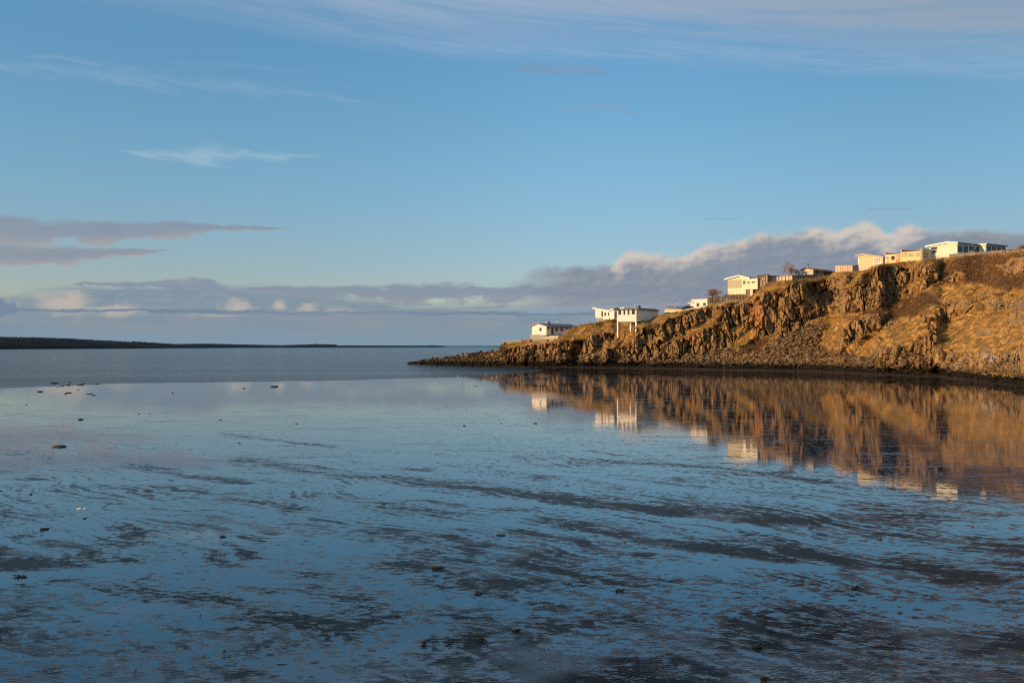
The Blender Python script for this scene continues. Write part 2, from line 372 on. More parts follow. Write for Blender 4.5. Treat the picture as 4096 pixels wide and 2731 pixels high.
# metres of depth gained per metre climbed: rock nearly upright, weed band gentle, grass takes what is left
stepz = (np.abs(np.gradient(YY, axis=0)) / F) * (Db + Dc)[None] / 2
wr = Md * (1 - weed); ww = weed * .8; wg = (1 - Md) * (1 - weed) * (1 - .2 * talus)
rockD = hblur(wr * .16 * stepz, 20, 2); weedD = ww * 1.0 * stepz; grassZ = hblur(wg * stepz, 8, 2)
left = (Dc - Db) - rockD.sum(0) - weedD.sum(0); g = np.clip(left / (grassZ.sum(0) + .3), .25, 2.3)
g = hblur(g[None], 60, 3)[0]
DD = Db[None] + np.cumsum(rockD + weedD + grassZ * g[None], 0); DD = DD - (DD[0] - Db)[None]
XW = (XX - CX) / F * DD; ZW = H + (HY - YY) / F * DD
def Dter(x, y):
    i = int(np.clip(np.searchsorted(xs, x), 0, NC - 1)); col_ = YY[:, i]
    return float(np.interp(-y, -col_, DD[:, i]))
def crestD(x): return float(np.interp(x, xs, DD[-1]))
def crestY(x): return float(np.interp(x, xs, yc))
# normals of the smooth slope
P0 = np.stack([blur(XW, 8, 2), blur(DD, 8, 2), blur(ZW, 8, 2)], -1)
tu = np.gradient(P0, axis=1); tv = np.gradient(P0, axis=0)
Nn = np.cross(tu, tv); Nn /= np.linalg.norm(Nn, axis=-1, keepdims=True) + 1e-9
Nn[Nn[..., 1] > 0] *= -1
Nr = Nn.copy(); Nr[..., 2] *= (.35 + .65 * sm(Nn[..., 2], .55, .8)); Nr /= np.linalg.norm(Nr, axis=-1, keepdims=True) + 1e-9
X0, Y0, Z0 = XW, DD, ZW
big = fbm(X0 / 6.5, Y0 / 6.5, Z0 / 26, 3, 11)
wq = lambda s, sd: (fbm(X0 / s, Y0 / s, Z0 / s, 3, sd) - .5)
def blocks(sx, sz, seed, warp):
    ax = (X0 * .82 + Y0 * .57 + Z0 * .10) / sx + wq(sx * 2, seed) * warp; ay = (Y0 * .82 - X0 * .57) / sx + wq(sx * 2, seed + 3) * warp; azz = Z0 / sz + X0 / sx * .12 + wq(sx * 2, seed + 5) * warp
    f1, f2, i, (ox, oy, oz) = worley(ax, ay, azz, seed, True)
    t = ox * (np.modf(i * 37.1)[0] - .5) + oz * (np.modf(i * 91.7)[0] - .5) * .8 + oy * (np.modf(i * 13.3)[0] - .5)
    return i - .5, t, f2 - f1
i1, t1, k1 = blocks(2.7, 14.0, 21, .2)
i2, t2, k2 = blocks(1.35, 4.6, 31, .16)
i3, t3, k3 = blocks(.6, 1.5, 41, .15)
rock_d = (big - .47) * 7.5 + (i1 * 3.0 + t1 * 4.2) * (.55 + .45 * sm(k1, 0, .12)) - 2.4 * (1 - sm(k1, 0, .075)) + (i2 * 1.3 + t2 * 2.2) * (.6 + .4 * sm(k2, 0, .12)) - .9 * (1 - sm(k2, 0, .08)) + i3 * .55 + t3 * .8 - .25 * (1 - sm(k3, 0, .09))
lean = (fbm(X0 / 2.2 - Z0 / 3, Y0 / 2.2, Z0 / 5, 3, 61) - .5)
grass_d = (fbm(X0 / 7, Y0 / 7, Z0 / 7, 3, 51) - .5) * 2.0 + lean * 1.3 + (fbm(X0 / .8, Y0 / .8, Z0 / .8, 3, 52) - .5) * .45
f1t, f2t, it, _o = worley(X0 / 1.1, Y0 / 1.1, Z0 / .9, 77)
tal_d = (it - .3) * .7 * (1 - f1t) + (fbm(X0 / 4, Y0 / 4, Z0 / 4, 3, 53) - .5) * 1.5
i4, t4, k4 = blocks(.9, .6, 81, .5)
weed_d = (fbm(X0 / 1.2, Y0 / 1.2, Z0 / .8, 4, 54) - .5) * 1.0 + i4 * .4
# outcrops stand proud of the slope; one deep recess in the left cliff
out = np.zeros(XX.shape)
for p in rock_polys[1:]: out = np.maximum(out, inside(PX, PY, p).astype(float))
out = blur(out, 5, 2)
rec = blur(inside(XX + wx * .5, YY + wy * .5, [c1(*p) for p in [(985,720),(1100,690),(1115,800),(1100,850),(1060,920),(1040,1000),(910,1010),(905,860),(960,800)]]).astype(float), 2, 1)
rec2 = blur(inside(XX + wx * .5, YY + wy * .5, [c3(*p) for p in [(700,890),(760,880),(820,920),(820,1000),(760,1045),(700,1040)]]).astype(float), 2, 1)
rec3 = blur(inside(XX + wx * .5, YY + wy * .5, [c2(*p) for p in [(1590,490),(1680,480),(1700,560),(1640,640),(1740,800),(1640,880),(1560,700)]]).astype(float), 2, 1)
rec4 = blur(inside(XX + wx * .5, YY + wy * .5, [c2(*p) for p in [(430,1130),(520,1140),(510,1290),(440,1300)]]).astype(float), 2, 1)
spit = 1 - sm(xs, 1150 * K_, 1185 * K_)[None]
d = Msoft * (rock_d * (1 - .65 * spit)) + (1 - Msoft) * (grass_d * (1 - talus) + tal_d * talus) * (1 - weed) + weed * weed_d + out * 2.2 - 5.5 * rec - 1.5 * rec2 - 2.0 * rec3 - 2.5 * rec4
edge = np.minimum(sm(T, 0, .035), 1 - .9 * sm(yc[None] - YY, -22, -3)); d = d * edge * (1 - .5 * sm(XX, 3650, 3900) * (Msoft > .3))
rad = -np.stack([X0, Y0, 0 * X0], -1); rad /= np.linalg.norm(rad, axis=-1, keepdims=True)
Nr = Nr * .25 + rad * .75; Nr /= np.linalg.norm(Nr, axis=-1, keepdims=True)
nrm = Nr * Msoft[..., None] + Nn * (1 - Msoft[..., None])
PW = np.stack([X0, Y0, Z0], -1) + nrm * d[..., None]
# plateau behind the crest and skirt below the foot
ks = [.6, 1.2, 2, 3, 4.5, 6, 8, 11, 15, 20, 27, 36, 48, 64, 85, 110, 150]
zc = PW[-1, :, 2]; back = []
for k in ks:
    zp = np.where(xs < 1150 * K_, zc - (zc + 1.5) * sm(k, 0, 14),
                  zc - .15 * min(k, 3) - (zc - 9.4) * sm(k, 0, 9) * sm(xs, 1284 * K_, 1295 * K_) * (1 - sm(xs, 1350 * K_, 1400 * K_)))
    zp = zp + (fbm(X0[-1] / 5, Y0[-1] / 5 + k / 5, zc * 0, 3, 91) - .5) * .35
    zp = zp - (zp + 2.5) * sm(k, 75, 140)
    Dk = PW[-1, :, 1] + k; back.append(np.stack([(xs - CX) / F * Dk + (PW[-1, :, 0] - (xs - CX) / F * PW[-1, :, 1]), Dk, zp], -1))
sk = PW[0].copy(); sk[:, 1] -= 1.2; sk[:, 2] -= 1.4
G = np.concatenate([sk[None], PW, np.array(back)], 0)
nr, nc = G.shape[:2]
idx = np.arange(nr * nc).reshape(nr, nc)
quads = np.stack([idx[:-1, :-1], idx[:-1, 1:], idx[1:, 1:], idx[1:, :-1]], -1).reshape(-1, 4)
def ext(a): return np.concatenate([a[:1], a, np.repeat(a[-1:], len(ks), 0)], 0)
heath = inside(PX, PY, [c3(*p) for p in [(590,870),(700,790),(900,740),(1080,700),(1250,640),(1300,760),(1150,860),(900,900),(830,960),(780,880),(650,880)]]) | \
        inside(PX, PY, [c3(*p) for p in [(1250,430),(1500,320),(2100,270),(2400,260),(2400,600),(1900,620),(1700,540),(1400,590)]]) | \
        inside(PX, PY, [c2(*p) for p in [(1150,1230),(1250,1140),(1500,1100),(1480,1180),(1350,1310),(1200,1320)]]) | inside(PX, PY, [c2(*p) for p in [(1690,420),(1900,380),(1930,440),(1760,470)]])
heath = blur(heath.astype(float), 3, 2)
olive = inside(PX, PY, [c2(*p) for p in [(-100,870),(0,860),(180,800),(420,760),(720,700),(900,650),(1210,620),(1200,660),(700,720),(430,790),(200,880),(0,970),(-120,990)]])
olive = blur(olive.astype(float), 3, 2)
pale = blur(inside(PX, PY, [c3(*p) for p in [(1760,1240),(1890,1230),(1900,1300),(1840,1330),(1750,1310)]]).astype(float), 2, 1)
ochre = blur(inside(PX, PY, [c2(*p) for p in [(1310,640),(1400,640),(1440,700),(1400,1000),(1330,1100),(1310,900)]]).astype(float), 3, 2) + blur(inside(PX, PY, [c2(*p) for p in [(540,900),(610,860),(620,1080),(560,1200),(480,1100)]]).astype(float), 3, 2)

def cliff_mat(t, b):
    p = posn(); px, py, pz = sep(p)
    rk = attr('rock'); wd = attr('weed'); he = attr('heath'); ov = attr('olive'); tl = attr('talus'); pl = attr('pale'); oc = attr('ochre'); cell = attr('cell')
    n1 = noise(p, .22, 5, .6); n2 = noise(p, 1.3, 6, .65); n3 = noise(p, 5.0, 4, .6); n4 = noise(xyz(px * .5 + pz * .9, py * .5, pz * .8), .8, 6, .62, .5)
    rc = mixc((n1 * 1.2 + cell * .5 - .3).clamp(), (.13, .085, .042), (.44, .275, .12))
    rc = mixc((n2 - .5).sstep(.0, .16) * .75, rc, (.19, .165, .125))
    rc = mixc(n2.sstep(.56, .66) * n1.sstep(.35, .6) * .6, rc, (.40, .20, .075))
    rc = mixc(n3.sstep(.62, .72) * .55, rc, (.42, .37, .28))
    rc = mixc((noise(p, .5, 4, .6)).sstep(.56, .66) * .7, rc, (.10, .09, .035))
    rc = mixc(oc.clamp() * .75, rc, (.42, .20, .075)); rc = mixc(pl * n3.sstep(.4, .6) * .9, rc, (.5, .46, .40))
    gr = mixc(n4.sstep(.3, .7), (.22, .125, .038), (.58, .35, .11))
    sk_ = noise(xyz(px * .35 + pz * .35, py * .3, pz * 2.2 - px * 1.25), 1.0, 5, .65)
    gr = mixc(sk_.sstep(.46, .58) * .75, gr, (.12, .068, .022))
    gr = mixc(n2.sstep(.5, .75) * .6, gr, (.18, .105, .035))
    gr = mixc(noise(p, .16, 4, .6).sstep(.54, .66) * .55, gr, (.12, .085, .028))
    gr = mixc(ov * .75, gr, mixc(n2, (.16, .145, .035), (.33, .25, .07)).v and (.24, .195, .055))
    gr = mixc(he * (.35 + n1), gr, mixc(n2.sstep(.35, .65), (.075, .042, .02), (.20, .11, .05)))
    tc_ = mixc(n2.sstep(.35, .65), (.05, .036, .022), (.17, .115, .06))
    cc = mixc(tl, gr, tc_); cc = mixc(rk.sstep(.35, .6), cc, rc)
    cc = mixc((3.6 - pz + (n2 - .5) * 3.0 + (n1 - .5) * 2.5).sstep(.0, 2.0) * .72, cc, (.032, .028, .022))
    cc = mixc((wd + (n2 - .5) * .9).sstep(.35, .65), cc, mixc(n3.sstep(.4, .65), (.006, .006, .004), (.026, .020, .009)))
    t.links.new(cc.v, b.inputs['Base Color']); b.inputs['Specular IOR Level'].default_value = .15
    t.links.new((.92 - wd * .3).v, b.inputs['Roughness'])
    bp = t.nodes.new('ShaderNodeBump'); bp.inputs['Strength'].default_value = .6; bp.inputs['Distance'].default_value = .2
    t.links.new((noise(p, 3.2, 6, .72)).v, bp.inputs['Height']); t.links.new(bp.outputs[0], b.inputs['Normal'])
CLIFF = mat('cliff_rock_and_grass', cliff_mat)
back_rock = ext(Msoft); back_rock[-len(ks):] = 0
cliff = mesh_obj('headland', G.reshape(-1, 3), quads, CLIFF, None, False,
                 dict(rock=back_rock, weed=ext(weed), heath=ext(heath), olive=ext(olive), talus=ext(talus), pale=ext(pale), ochre=ext(np.clip(ochre, 0, 1)), cell=ext(np.clip(i2 + .5, 0, 1))))
tag(cliff, kind='structure')

# ================================================================== tidal flat (wet sand) and sea
SB = np.array([(-900,897),(0,891),(250,881),(400,878.5),(804,873),(1009,866.5),(1126,861.5),(1190,857),(1226,854),(1247,850.5)]) * K_      # near edge of the water
def Dflat(y): return H * F / (y - HY)
fx = np.concatenate([np.linspace(-2600, 1800, 260), np.linspace(1810, 2260, 130)[:], np.linspace(2270, 5600, 300)])
Dn = Dflat(np.linspace(7800, 2750, 60)); Dm = Dflat(np.linspace(2740, 1450, 420)); Df_ = np.linspace(Dm[-1] + 1, 460, 140)
fd = np.concatenate([Dn, Dm, Df_])
FXg, FDg = np.meshgrid(fx, fd)
Dlow = Dflat(np.interp(fx, SB[:, 0], SB[:, 1])) ; Dlow = np.where(fx > 1247 * K_, 900, Dlow)
DU = np.interp(fx, [1180 * K_, 1226 * K_, 1247 * K_], [312, 296, Dflat(850.5 * K_)])
s_ = Dlow[None] - FDg
s_ = np.where((fx[None] > 1185 * K_) & (fx[None] <= 1247 * K_), np.maximum(s_, FDg - DU[None]), s_)
s_ = s_ + (fbm(FXg / 60, FDg / 6, 0 * FXg, 3, 4) - .5) * 1.2
Dbx = smooth_interp(fx, bx, bD); zbx = H + (HY - np.interp(fx, bx, by)) / F * Dbx
rise = zbx[None] * sm(FDg, Dbx[None] * .935, Dbx[None]) * sm(fx, 1195 * K_, 1290 * K_)[None]
zs = .012 * np.tanh(s_ / 2.0) + np.minimum(0, s_) * .02 + rise + .004
zs = np.where(FDg > Dbx[None] + 8, np.minimum(zs, .3), zs); zs = np.maximum(zs, -3)
XS = (FXg - CX) / F * FDg; YS = FDg
# dark bars drawn where the photograph shows them (V pixels on the flat)
bars = [([(1190,1049),(1450,1062),(1700,1080),(1900,1107)], 5, .42), ([(550,1057),(720,1074),(820,1094),(1000,1112),(1200,1136),(1400,1160),(1560,1181)], 9, .6),
        ([(1560,1160),(1750,1186),(1950,1214),(2150,1236),(2352,1262),(2600,1290)], 14, .35), ([(305,1068),(420,1090),(560,1108)], 7, .62), ([(515,998),(640,1012),(775,1028)], 4, .6),
        ([(1240,1205),(1400,1228),(1550,1248),(1750,1262),(1950,1290),(2150,1310),(2352,1345),(2600,1380)], 14, .55), ([(460,1205),(520,1218),(600,1236)], 10, .55),
        ([(880,1215),(1010,1236),(1160,1256),(1290,1300)], 20, .40), ([(310,1283),(420,1276),(520,1262)], 13, .5), ([(0,1290),(90,1300),(170,1296)], 22, .45),
        ([(130,1252),(210,1258),(300,1240)], 13, .5), ([(930,1295),(1060,1310),(1180,1330)], 22, .45), ([(1190,1225),(1400,1248),(1600,1262),(1800,1290)], 9, .45), ([(620,1130),(800,1150),(960,1172),(1100,1200)], 8, .35), ([(150,1120),(420,1130),(640,1160),(760,1200)], 12, .3), ([(1180,1168),(1360,1178),(1500,1196)], 7, .5), ([(1230,1095),(1320,1100),(1420,1118)], 6, .4), ([(1700,1200),(1950,1190),(2150,1200)], 9, .35), ([(1240,1385),(1500,1400),(1760,1440),(2000,1470)], 34, .12), ([(1150,1480),(1500,1520),(1900,1540)], 36, .10), ([(560,1400),(640,1420),(700,1440)], 16, .3), ([(75,1099),(118,1099)], 6, .5), ([(930,1079),(990,1080)], 4, .55),
        ([(0,1330),(300,1310)], 10, -.5), ([(1250,1212),(1450,1250),(1700,1290),(1900,1310)], 7, -.7), ([(340,1280),(700,1250),(1000,1290)], 9, -.3),
        ([(1650,1345),(1850,1370),(2100,1400)], 12, -.35), ([(820,1120),(1100,1150),(1400,1180),(1750,1215)], 6, -.6), ([(1300,1100),(1600,1130),(1900,1160)], 10, -.35),
        ([(0,1215),(300,1190),(620,1170)], 9, -.25), ([(700,1180),(1000,1200),(1240,1210)], 8, -.35)]
VX = FXg / K_; VY = (HY + H * F / FDg) / K_
bar = np.zeros(FXg.shape)
for pts, wd_, a in bars:
    best = np.full(FXg.shape, 1e9)
    for (x1, y1), (x2, y2) in zip(pts[:-1], pts[1:]):
        ax_, ay_ = (x2 - x1) / 3.0, (y2 - y1); qx = (VX - x1) / 3.0; qy = VY - y1
        t_ = np.clip((qx * ax_ + qy * ay_) / (ax_ * ax_ + ay_ * ay_), 0, 1)
        best = np.minimum(best, np.hypot(qx - t_ * ax_, qy - t_ * ay_))
    bar += a * np.exp(-(best / wd_) ** 2 * .8)
dens = np.interp(VY, [850, 900, 960, 1020, 1100, 1180, 1260, 1340, 1420, 1500, 1700], [-.20, -.165, -.145, -.08, -.03, .0, .015, .03, .055, .095, .13]) + .015 * sm(VX, 1200, 2200) * sm(VY, 1300, 1500) + .035 * sm(VX, 1000, 1800) * sm(VY, 1060, 1100) * (1 - sm(VY, 1150, 1250))
nq = len(fx); mq = len(fd); qi = np.arange(nq * mq).reshape(mq, nq)
fq = np.stack([qi[:-1, :-1], qi[:-1, 1:], qi[1:, 1:], qi[1:, :-1]], -1).reshape(-1, 4)
def sand_mat(t, b):
    p = posn(); px, py, pz = sep(p); bar_ = attr('bar'); de = attr('dens'); bch = attr('beach'); fl = attr('flip')
    ca, sa = math.cos(math.radians(-36)), math.sin(math.radians(-36))
    wxx = noise(xyz(px, py, 0.0), .09, 3, .5) - .5; wyy = noise(xyz(px, py, 8.0), .09, 3, .5) - .5
    qx = px + wxx * 9; qy = py + wyy * 9
    u = qx * ca + qy * sa; v = qy * ca - qx * sa                 # along and across the run-off
    a1 = noise(xyz(u * .16, v * .5, 1.0), 1.0, 6, .62)
    a2 = noise(xyz(u * .7, v * 2.4, 2.0), 1.0, 6, .68, .4)
    a3 = noise(xyz(px * 1.3 + py * .25, py * 4.2, 3.0), 1.0, 6, .75)
    st = noise(xyz(px * .05, py * .55, 14.0), 1.0, 5, .62)
    far = py.sstep(28, 75)
    fine = noise(xyz(u * .55, v * 1.5, 23.0), 1.0, 8, .74, .3)
    fin2 = noise(xyz(px * 2.2, py * 3.6, 27.0), 1.0, 5, .7)
    rp = X.m('SINE', (py * 1.0 - px * .14 + (noise(xyz(px, py * .6, 4.0), .9, 3, .5) - .5) * 1.0 + (noise(xyz(px, py, 5.0), 3.0, 2, .5) - .5) * .10) * (2 * math.pi / .125))
    rpa = (1.0 - py.sstep(21, 36)) * noise(xyz(px, py, 6.0), .30, 3, .5).sstep(.36, .54)
    broad = (a1 - .5) * .55 + (a2 - .5) * .30 + de * 1.25 - .02 + bar_ * .20
    ln = noise(xyz(u * .05, v * 1.15, 41.0), 1.0, 4, .55); ln2 = noise(xyz(u * .11, v * 2.6, 43.0), 1.0, 4, .6)
    hs_ = noise(xyz(px * .10, py * .9, 47.0), 1.0, 5, .68)
    iso = noise(xyz(px + wxx * 3, (py + wyy * 3) * 1.15, 51.0), .42, 3, .55)
    spk = noise(xyz(px * 1.0, py * 1.7, 53.0), 2.4, 7, .78)
    vo = X.t.nodes.new('ShaderNodeTexVoronoi'); X.put(vo, 'Vector', xyz(px * 1.6 + wxx * 2 + (fin2 - .5) * .5, py * 2.3 + (spk - .5) * .5, 0.0)); vo.inputs['Scale'].default_value = 1.5
    vr = sep(X(vo.outputs['Color']))[0]
    spots = (vr * .42 - X(vo.outputs['Distance'])).sstep(-.02, .12) * noise(xyz(px, py * 1.3, 71.0), .22, 3, .6).sstep(.40, .58)
    mid = py.sstep(26, 38) * (1.0 - py.sstep(56, 80))
    near = 1.0 - py.sstep(24, 48)
    cov = (ln - .5) * .30 + (ln2 - .5) * (mid * .50 + .36) + (hs_ - .5) * .42 * far + (iso - .5) * (.20 + near * .30) + (broad - de * 1.25) * .45 + de * 1.15 + bar_ * .22 + (fine - .5) * .50 + (spk - .5) * 1.15 + (st - .5) * .2 * far + rp * rpa * .05
    m = cov.sstep(.06, .15) * (.60 + .40 * (iso + bar_ * .3).sstep(.40, .62))
    m = X.m('MAXIMUM', m, spots * .9)
    m = X.m('MAXIMUM', m, (bch + (a2 - .5) * .4).sstep(.3, .7))
    dark = mixc(noise(p, 2.0, 5, .65), (.002, .007, .012), (.007, .014, .021))
    sky_blue_film = mixc(a2, (.004, .036, .068), (.010, .050, .092))  # blue of the mirrored sky put into the water's base colour, near only
    sky_blue_film = mixc(py.sstep(45, 95), sky_blue_film, (.008, .014, .018))
    cc = mixc(m, sky_blue_film, dark); cc = mixc(bch, cc, (.085, .06, .045))
    t.links.new(cc.v, b.inputs['Base Color'])
    ro = X(0.012) + hs_.sstep(.54, .64) * far * .22 + m * (.26 + (fin2 - .5) * .5) * (1.0 - far * .35)
    t.links.new(ro.v, b.inputs['Roughness']); t.links.new((2.45 - m * 1.32).v, b.inputs['IOR'])
    wv = noise(xyz(px * .5, py * 2.2, 11.0), 1.0, 3, .5) * (.010 + far * .006) + noise(xyz(px * 1.6, py * 7.0, 12.0), 1.0, 3, .6) * (.0022 + far * .0016 * (px.sstep(-20, 20)))
    grain = noise(p, 22.0, 3, .7) * .006 + noise(xyz(px * 2.5, py * 5.0, 0.0), 2.0, 4, .7) * .022
    h = wv * .14 + m * (rp * rpa * .012 + grain)
    bp = t.nodes.new('ShaderNodeBump'); bp.inputs['Strength'].default_value = 1.0; bp.inputs['Distance'].default_value = 1.0
    t.links.new(h.v, bp.inputs['Height']); t.links.new(bp.outputs[0], b.inputs['Normal'])
SAND = mat('wet_sand', sand_mat)
sand = mesh_obj('tidal_flat', np.stack([XS, YS, zs], -1).reshape(-1, 3), fq, SAND, None, True,
                dict(bar=bar, dens=dens, beach=np.clip(rise / .5, 0, 1), flip=0 * bar))
tag(sand, kind='structure')

def sea_mat(t, b):
    p = posn(); px, py, pz = sep(p)
    b.inputs['Base Color'].default_value = (.010, .024, .042, 1); b.inputs['IOR'].default_value = 1.34
    far = py.sstep(500, 3500)
    calm = noise(xyz(px * .006, py * .035, 0.0), 1.0, 4, .55)
    n = noise(xyz(px * .5, py * .9, 0.0), 1.0, 4, .62) * 1.0 + noise(xyz(px * .12, py * .3, 4.0), 1.0, 3, .5) * 1.4
    amp = (.65 + calm.sstep(.35, .65) * .7) * (1.0 - py.sstep(900, 2600) * .8)
    bp = t.nodes.new('ShaderNodeBump'); bp.inputs['Strength'].default_value = 1.0; bp.inputs['Distance'].default_value = 1.0
    t.links.new((n * amp).v, bp.inputs['Height']); t.links.new(bp.outputs[0], b.inputs['Normal'])
    t.links.new((.12 + far * .2).v, b.inputs['Roughness'])
SEA = mat('sea_water', sea_mat)
sx = [-60000, -20000, -6000, -2000, -600, 0, 600, 2000, 6000, 20000, 60000]; sy = [140, 400, 1200, 4000, 12000, 40000, 80000]
V_ = [(x, y, 0) for y in sy for x in sx]; n_ = len(sx)
Fq = [(j * n_ + i, j * n_ + i + 1, (j + 1) * n_ + i + 1, (j + 1) * n_ + i) for j in range(len(sy) - 1) for i in range(n_ - 1)]
tag(mesh_obj('sea', V_, Fq, SEA), kind='structure')

# ================================================================== low land on the far side of the bay
def far_land(name, prof, base, depth, seed):
    """prof: [(x,y)] V px skyline; base: [(x,y)] V px shoreline"""
    px_ = np.array([p[0] for p in prof]) * K_; py_ = np.array([p[1] for p in prof]) * K_
    qx_ = np.array([p[0] for p in base]) * K_; qy_ = np.array([p[1] for p in base]) * K_
    X_ = np.linspace(px_[0], px_[-1], 900); yt = np.interp(X_, px_, py_); ybb = np.interp(X_, qx_, qy_)
    D0 = H * F / (ybb - HY); rows = []
    for j, tt in enumerate(np.linspace(0, 1, 22)):
        D_ = D0 * (1 + depth * tt); zt = H + (HY - yt) / F * (D0 * (1 + depth)); zt = np.maximum(zt, .4)
        z = zt * (tt ** .55) ; z = z + (fbm(X_ / 9, tt * 6 + X_ * 0, X_ * 0, 4, seed) - .5) * zt * .35 * math.sin(tt * math.pi) + (fbm(X_ / 2.5, X_ * 0 + tt * 9, X_ * 0, 3, seed + 1) - .5) * np.minimum(zt, 5) * .5
        if j == 0: z = z * 0 - 1.0
        rows.append(np.stack([(X_ - CX) / F * D_, D_, z], -1))
    D_ = D0 * (1 + depth * 1.6); rows.append(np.stack([(X_ - CX) / F * D_, D_, D_ * 0 - 3], -1))
    g = np.array(rows); r_, c_ = g.shape[:2]; ii = np.arange(r_ * c_).reshape(r_, c_)
    q = np.stack([ii[:-1, :-1], ii[:-1, 1:], ii[1:, 1:], ii[1:, :-1]], -1).reshape(-1, 4)
    return tag(mesh_obj(name, g.reshape(-1, 3), q, FARM, None, True), kind='structure')
def far_mat(t, b):
    p = posn(); n = noise(p, .02, 6, .65); n2 = noise(p, .004, 4, .6)
    t.links.new(mixc(n2.sstep(.5, .65) * .6, mixc(n.sstep(.4, .65), (.010, .012, .013), (.035, .026, .018)), (.05, .028, .014)).v, b.inputs['Base Color'])
    b.inputs['Specular IOR Level'].default_value = .1
FARM = mat('far_moorland', far_mat)
far_land('far_hills', [(-500,760),(-200,768),(0,773.5),(80,774.5),(165,777),(180,778.5),(300,785),(305,783.5),(318,784.5),(350,786.5),(400,790),(470,789),(560,791),(650,792.5),(700,791),(720,790),(772,791),(775,793.2),(800,793.2),(1000,794.2),(1022,796)],
         [(-500,804),(0,802),(300,800.5),(600,798.5),(800,797.8),(1022,797)], .10, 3)
far_land('skerries', [(960,795.2),(985,793.5),(992,792.6),(1000,793.6),(1012,793.8),(1020,795)], [(960,795.6),(1020,795.5)], .01, 5)
# ================================================================== building kit
class Fr:
    """a corner nearest the camera; a runs along the face that looks left to the sun, b along the face that looks right"""
    def __init__(s, x, D, A=38.0):
        s.A = math.radians(A); s.c, s.s = math.cos(s.A), math.sin(s.A); s.D = D; s.X = (x - CX) / F * D
    def p(s, a, b, z): return (s.X - a * s.c + b * s.s, s.D + a * s.s + b * s.c, z)
    def aL(s, x, b=0.0):
        k = (x - CX) / F; return (s.X + b * s.s - k * (s.D + b * s.c)) / (s.c + k * s.s)
    def bR(s, x, a=0.0):
        k = (x - CX) / F; return (k * (s.D + a * s.s) - s.X + a * s.c) / (s.s - k * s.c)
    def z(s, y, a=0.0, b=0.0): return H + (HY - y) / F * (s.D + a * s.s + b * s.c)
    def shift(s, a, b):
        n = Fr(0, 1, math.degrees(s.A)); n.X, n.D = s.p(a, b, 0)[:2]; return n
def prism(fr, prof, b0, b1, mb=None):
    mb = mb or MB(); n = len(prof)
    v = [fr.p(a, b0, z) for a, z in prof] + [fr.p(a, b1, z) for a, z in prof]
    f = [tuple(range(n)), tuple(range(n, 2 * n))[::-1]] + [(i, n + i, n + (i + 1) % n, (i + 1) % n) for i in range(n)]
    return mb.add(v, f)
def slab(fr, line, th, b0, b1, mb=None):
    return prism(fr, list(line) + [(a, z - th) for a, z in reversed(line)], b0, b1, mb)
def fbox(fr, a0, a1, b0, b1, z0, z1, mb=None): return prism(fr, [(a0, z0), (a1, z0), (a1, z1), (a0, z1)], b0, b1, mb)
def window(par, fr, face, x1, x2, y1, y2, fm, pm, fw=.09, off=0.0, name='window', mull=0, bars=0, proud=.05):
    """px rectangle on a face; off = plane position of that face"""
    if face == 'L':
        a1, a0 = fr.aL(x1, off), fr.aL(x2, off); am = (a0 + a1) / 2; z1, z0 = fr.z(y1, am, off), fr.z(y2, am, off)
        B = lambda u0, u1, w0, w1, o0, o1, mb: fbox(fr, u0, u1, off - o1, off - o0, w0, w1, mb)
        u0, u1 = a0, a1
    else:
        b0, b1 = fr.bR(x1, off), fr.bR(x2, off); bm = (b0 + b1) / 2; z1, z0 = fr.z(y1, off, bm), fr.z(y2, off, bm)
        B = lambda u0, u1, w0, w1, o0, o1, mb: fbox(fr, off - o1, off - o0, u0, u1, w0, w1, mb)
        u0, u1 = b0, b1
    mb = MB(); e = proud
    B(u0 - fw, u1 + fw, z1, z1 + fw, 0, e, mb); B(u0 - fw, u1 + fw, z0 - fw, z0, 0, e + .02, mb)
    B(u0 - fw, u0, z0, z1, 0, e, mb); B(u1, u1 + fw, z0, z1, 0, e, mb)
    for i in range(mull):
        q = u0 + (u1 - u0) * (i + 1) / (mull + 1); B(q - .04, q + .04, z0, z1, 0, e - .01, mb)
    for i in range(bars):
        q = z0 + (z1 - z0) * (i + 1) / (bars + 1); B(u0, u1, q - .035, q + .035, 0, e - .012, mb)
    w = mb.build(name, fm, par)
    B(u0, u1, z0, z1, .004, .02, (g := MB())); g.build('pane' if name != 'door' else 'door_leaf', pm, w)
    return w
def wood_build(c1_, c2_, step=.14, grow=0.35):
    def f(t, b):
        p = posn(); px, py, pz = sep(p)
        pl = X.m('FLOOR', (px * .8 + py * .62) * (1 / step)); r = noise(xyz(pl * 7.31, pl * 3.7, 0.0), 1.0, 0, .5)
        n = noise(xyz(px * 6, py * 6, pz * .7), 1.0, 5, .65); n2 = noise(p, .8, 4, .6)
        t.links.new(mixc(((r - .3) * 1.3 + (n - .5) * .8 + (n2 - .5) * .9).clamp(), c1_, c2_).v, b.inputs['Base Color'])
    return f
def stucco(c_, dirt, amt=.5, sc=.5):
    def f(t, b):
        p = posn(); px, py, pz = sep(p); n = noise(xyz(px, py, pz * .35), sc, 6, .62); n2 = noise(p, 4.0, 5, .65)
        t.links.new(mixc((n.sstep(.5, .75) * amt + (n2 - .5) * .25).clamp(), c_, dirt).v, b.inputs['Base Color'])
        bp = t.nodes.new('ShaderNodeBump'); bp.inputs['Strength'].default_value = .25; bp.inputs['Distance'].default_value = .03
        t.links.new(n2.v, bp.inputs['Height']); t.links.new(bp.outputs[0], b.inputs['Normal'])
    return f
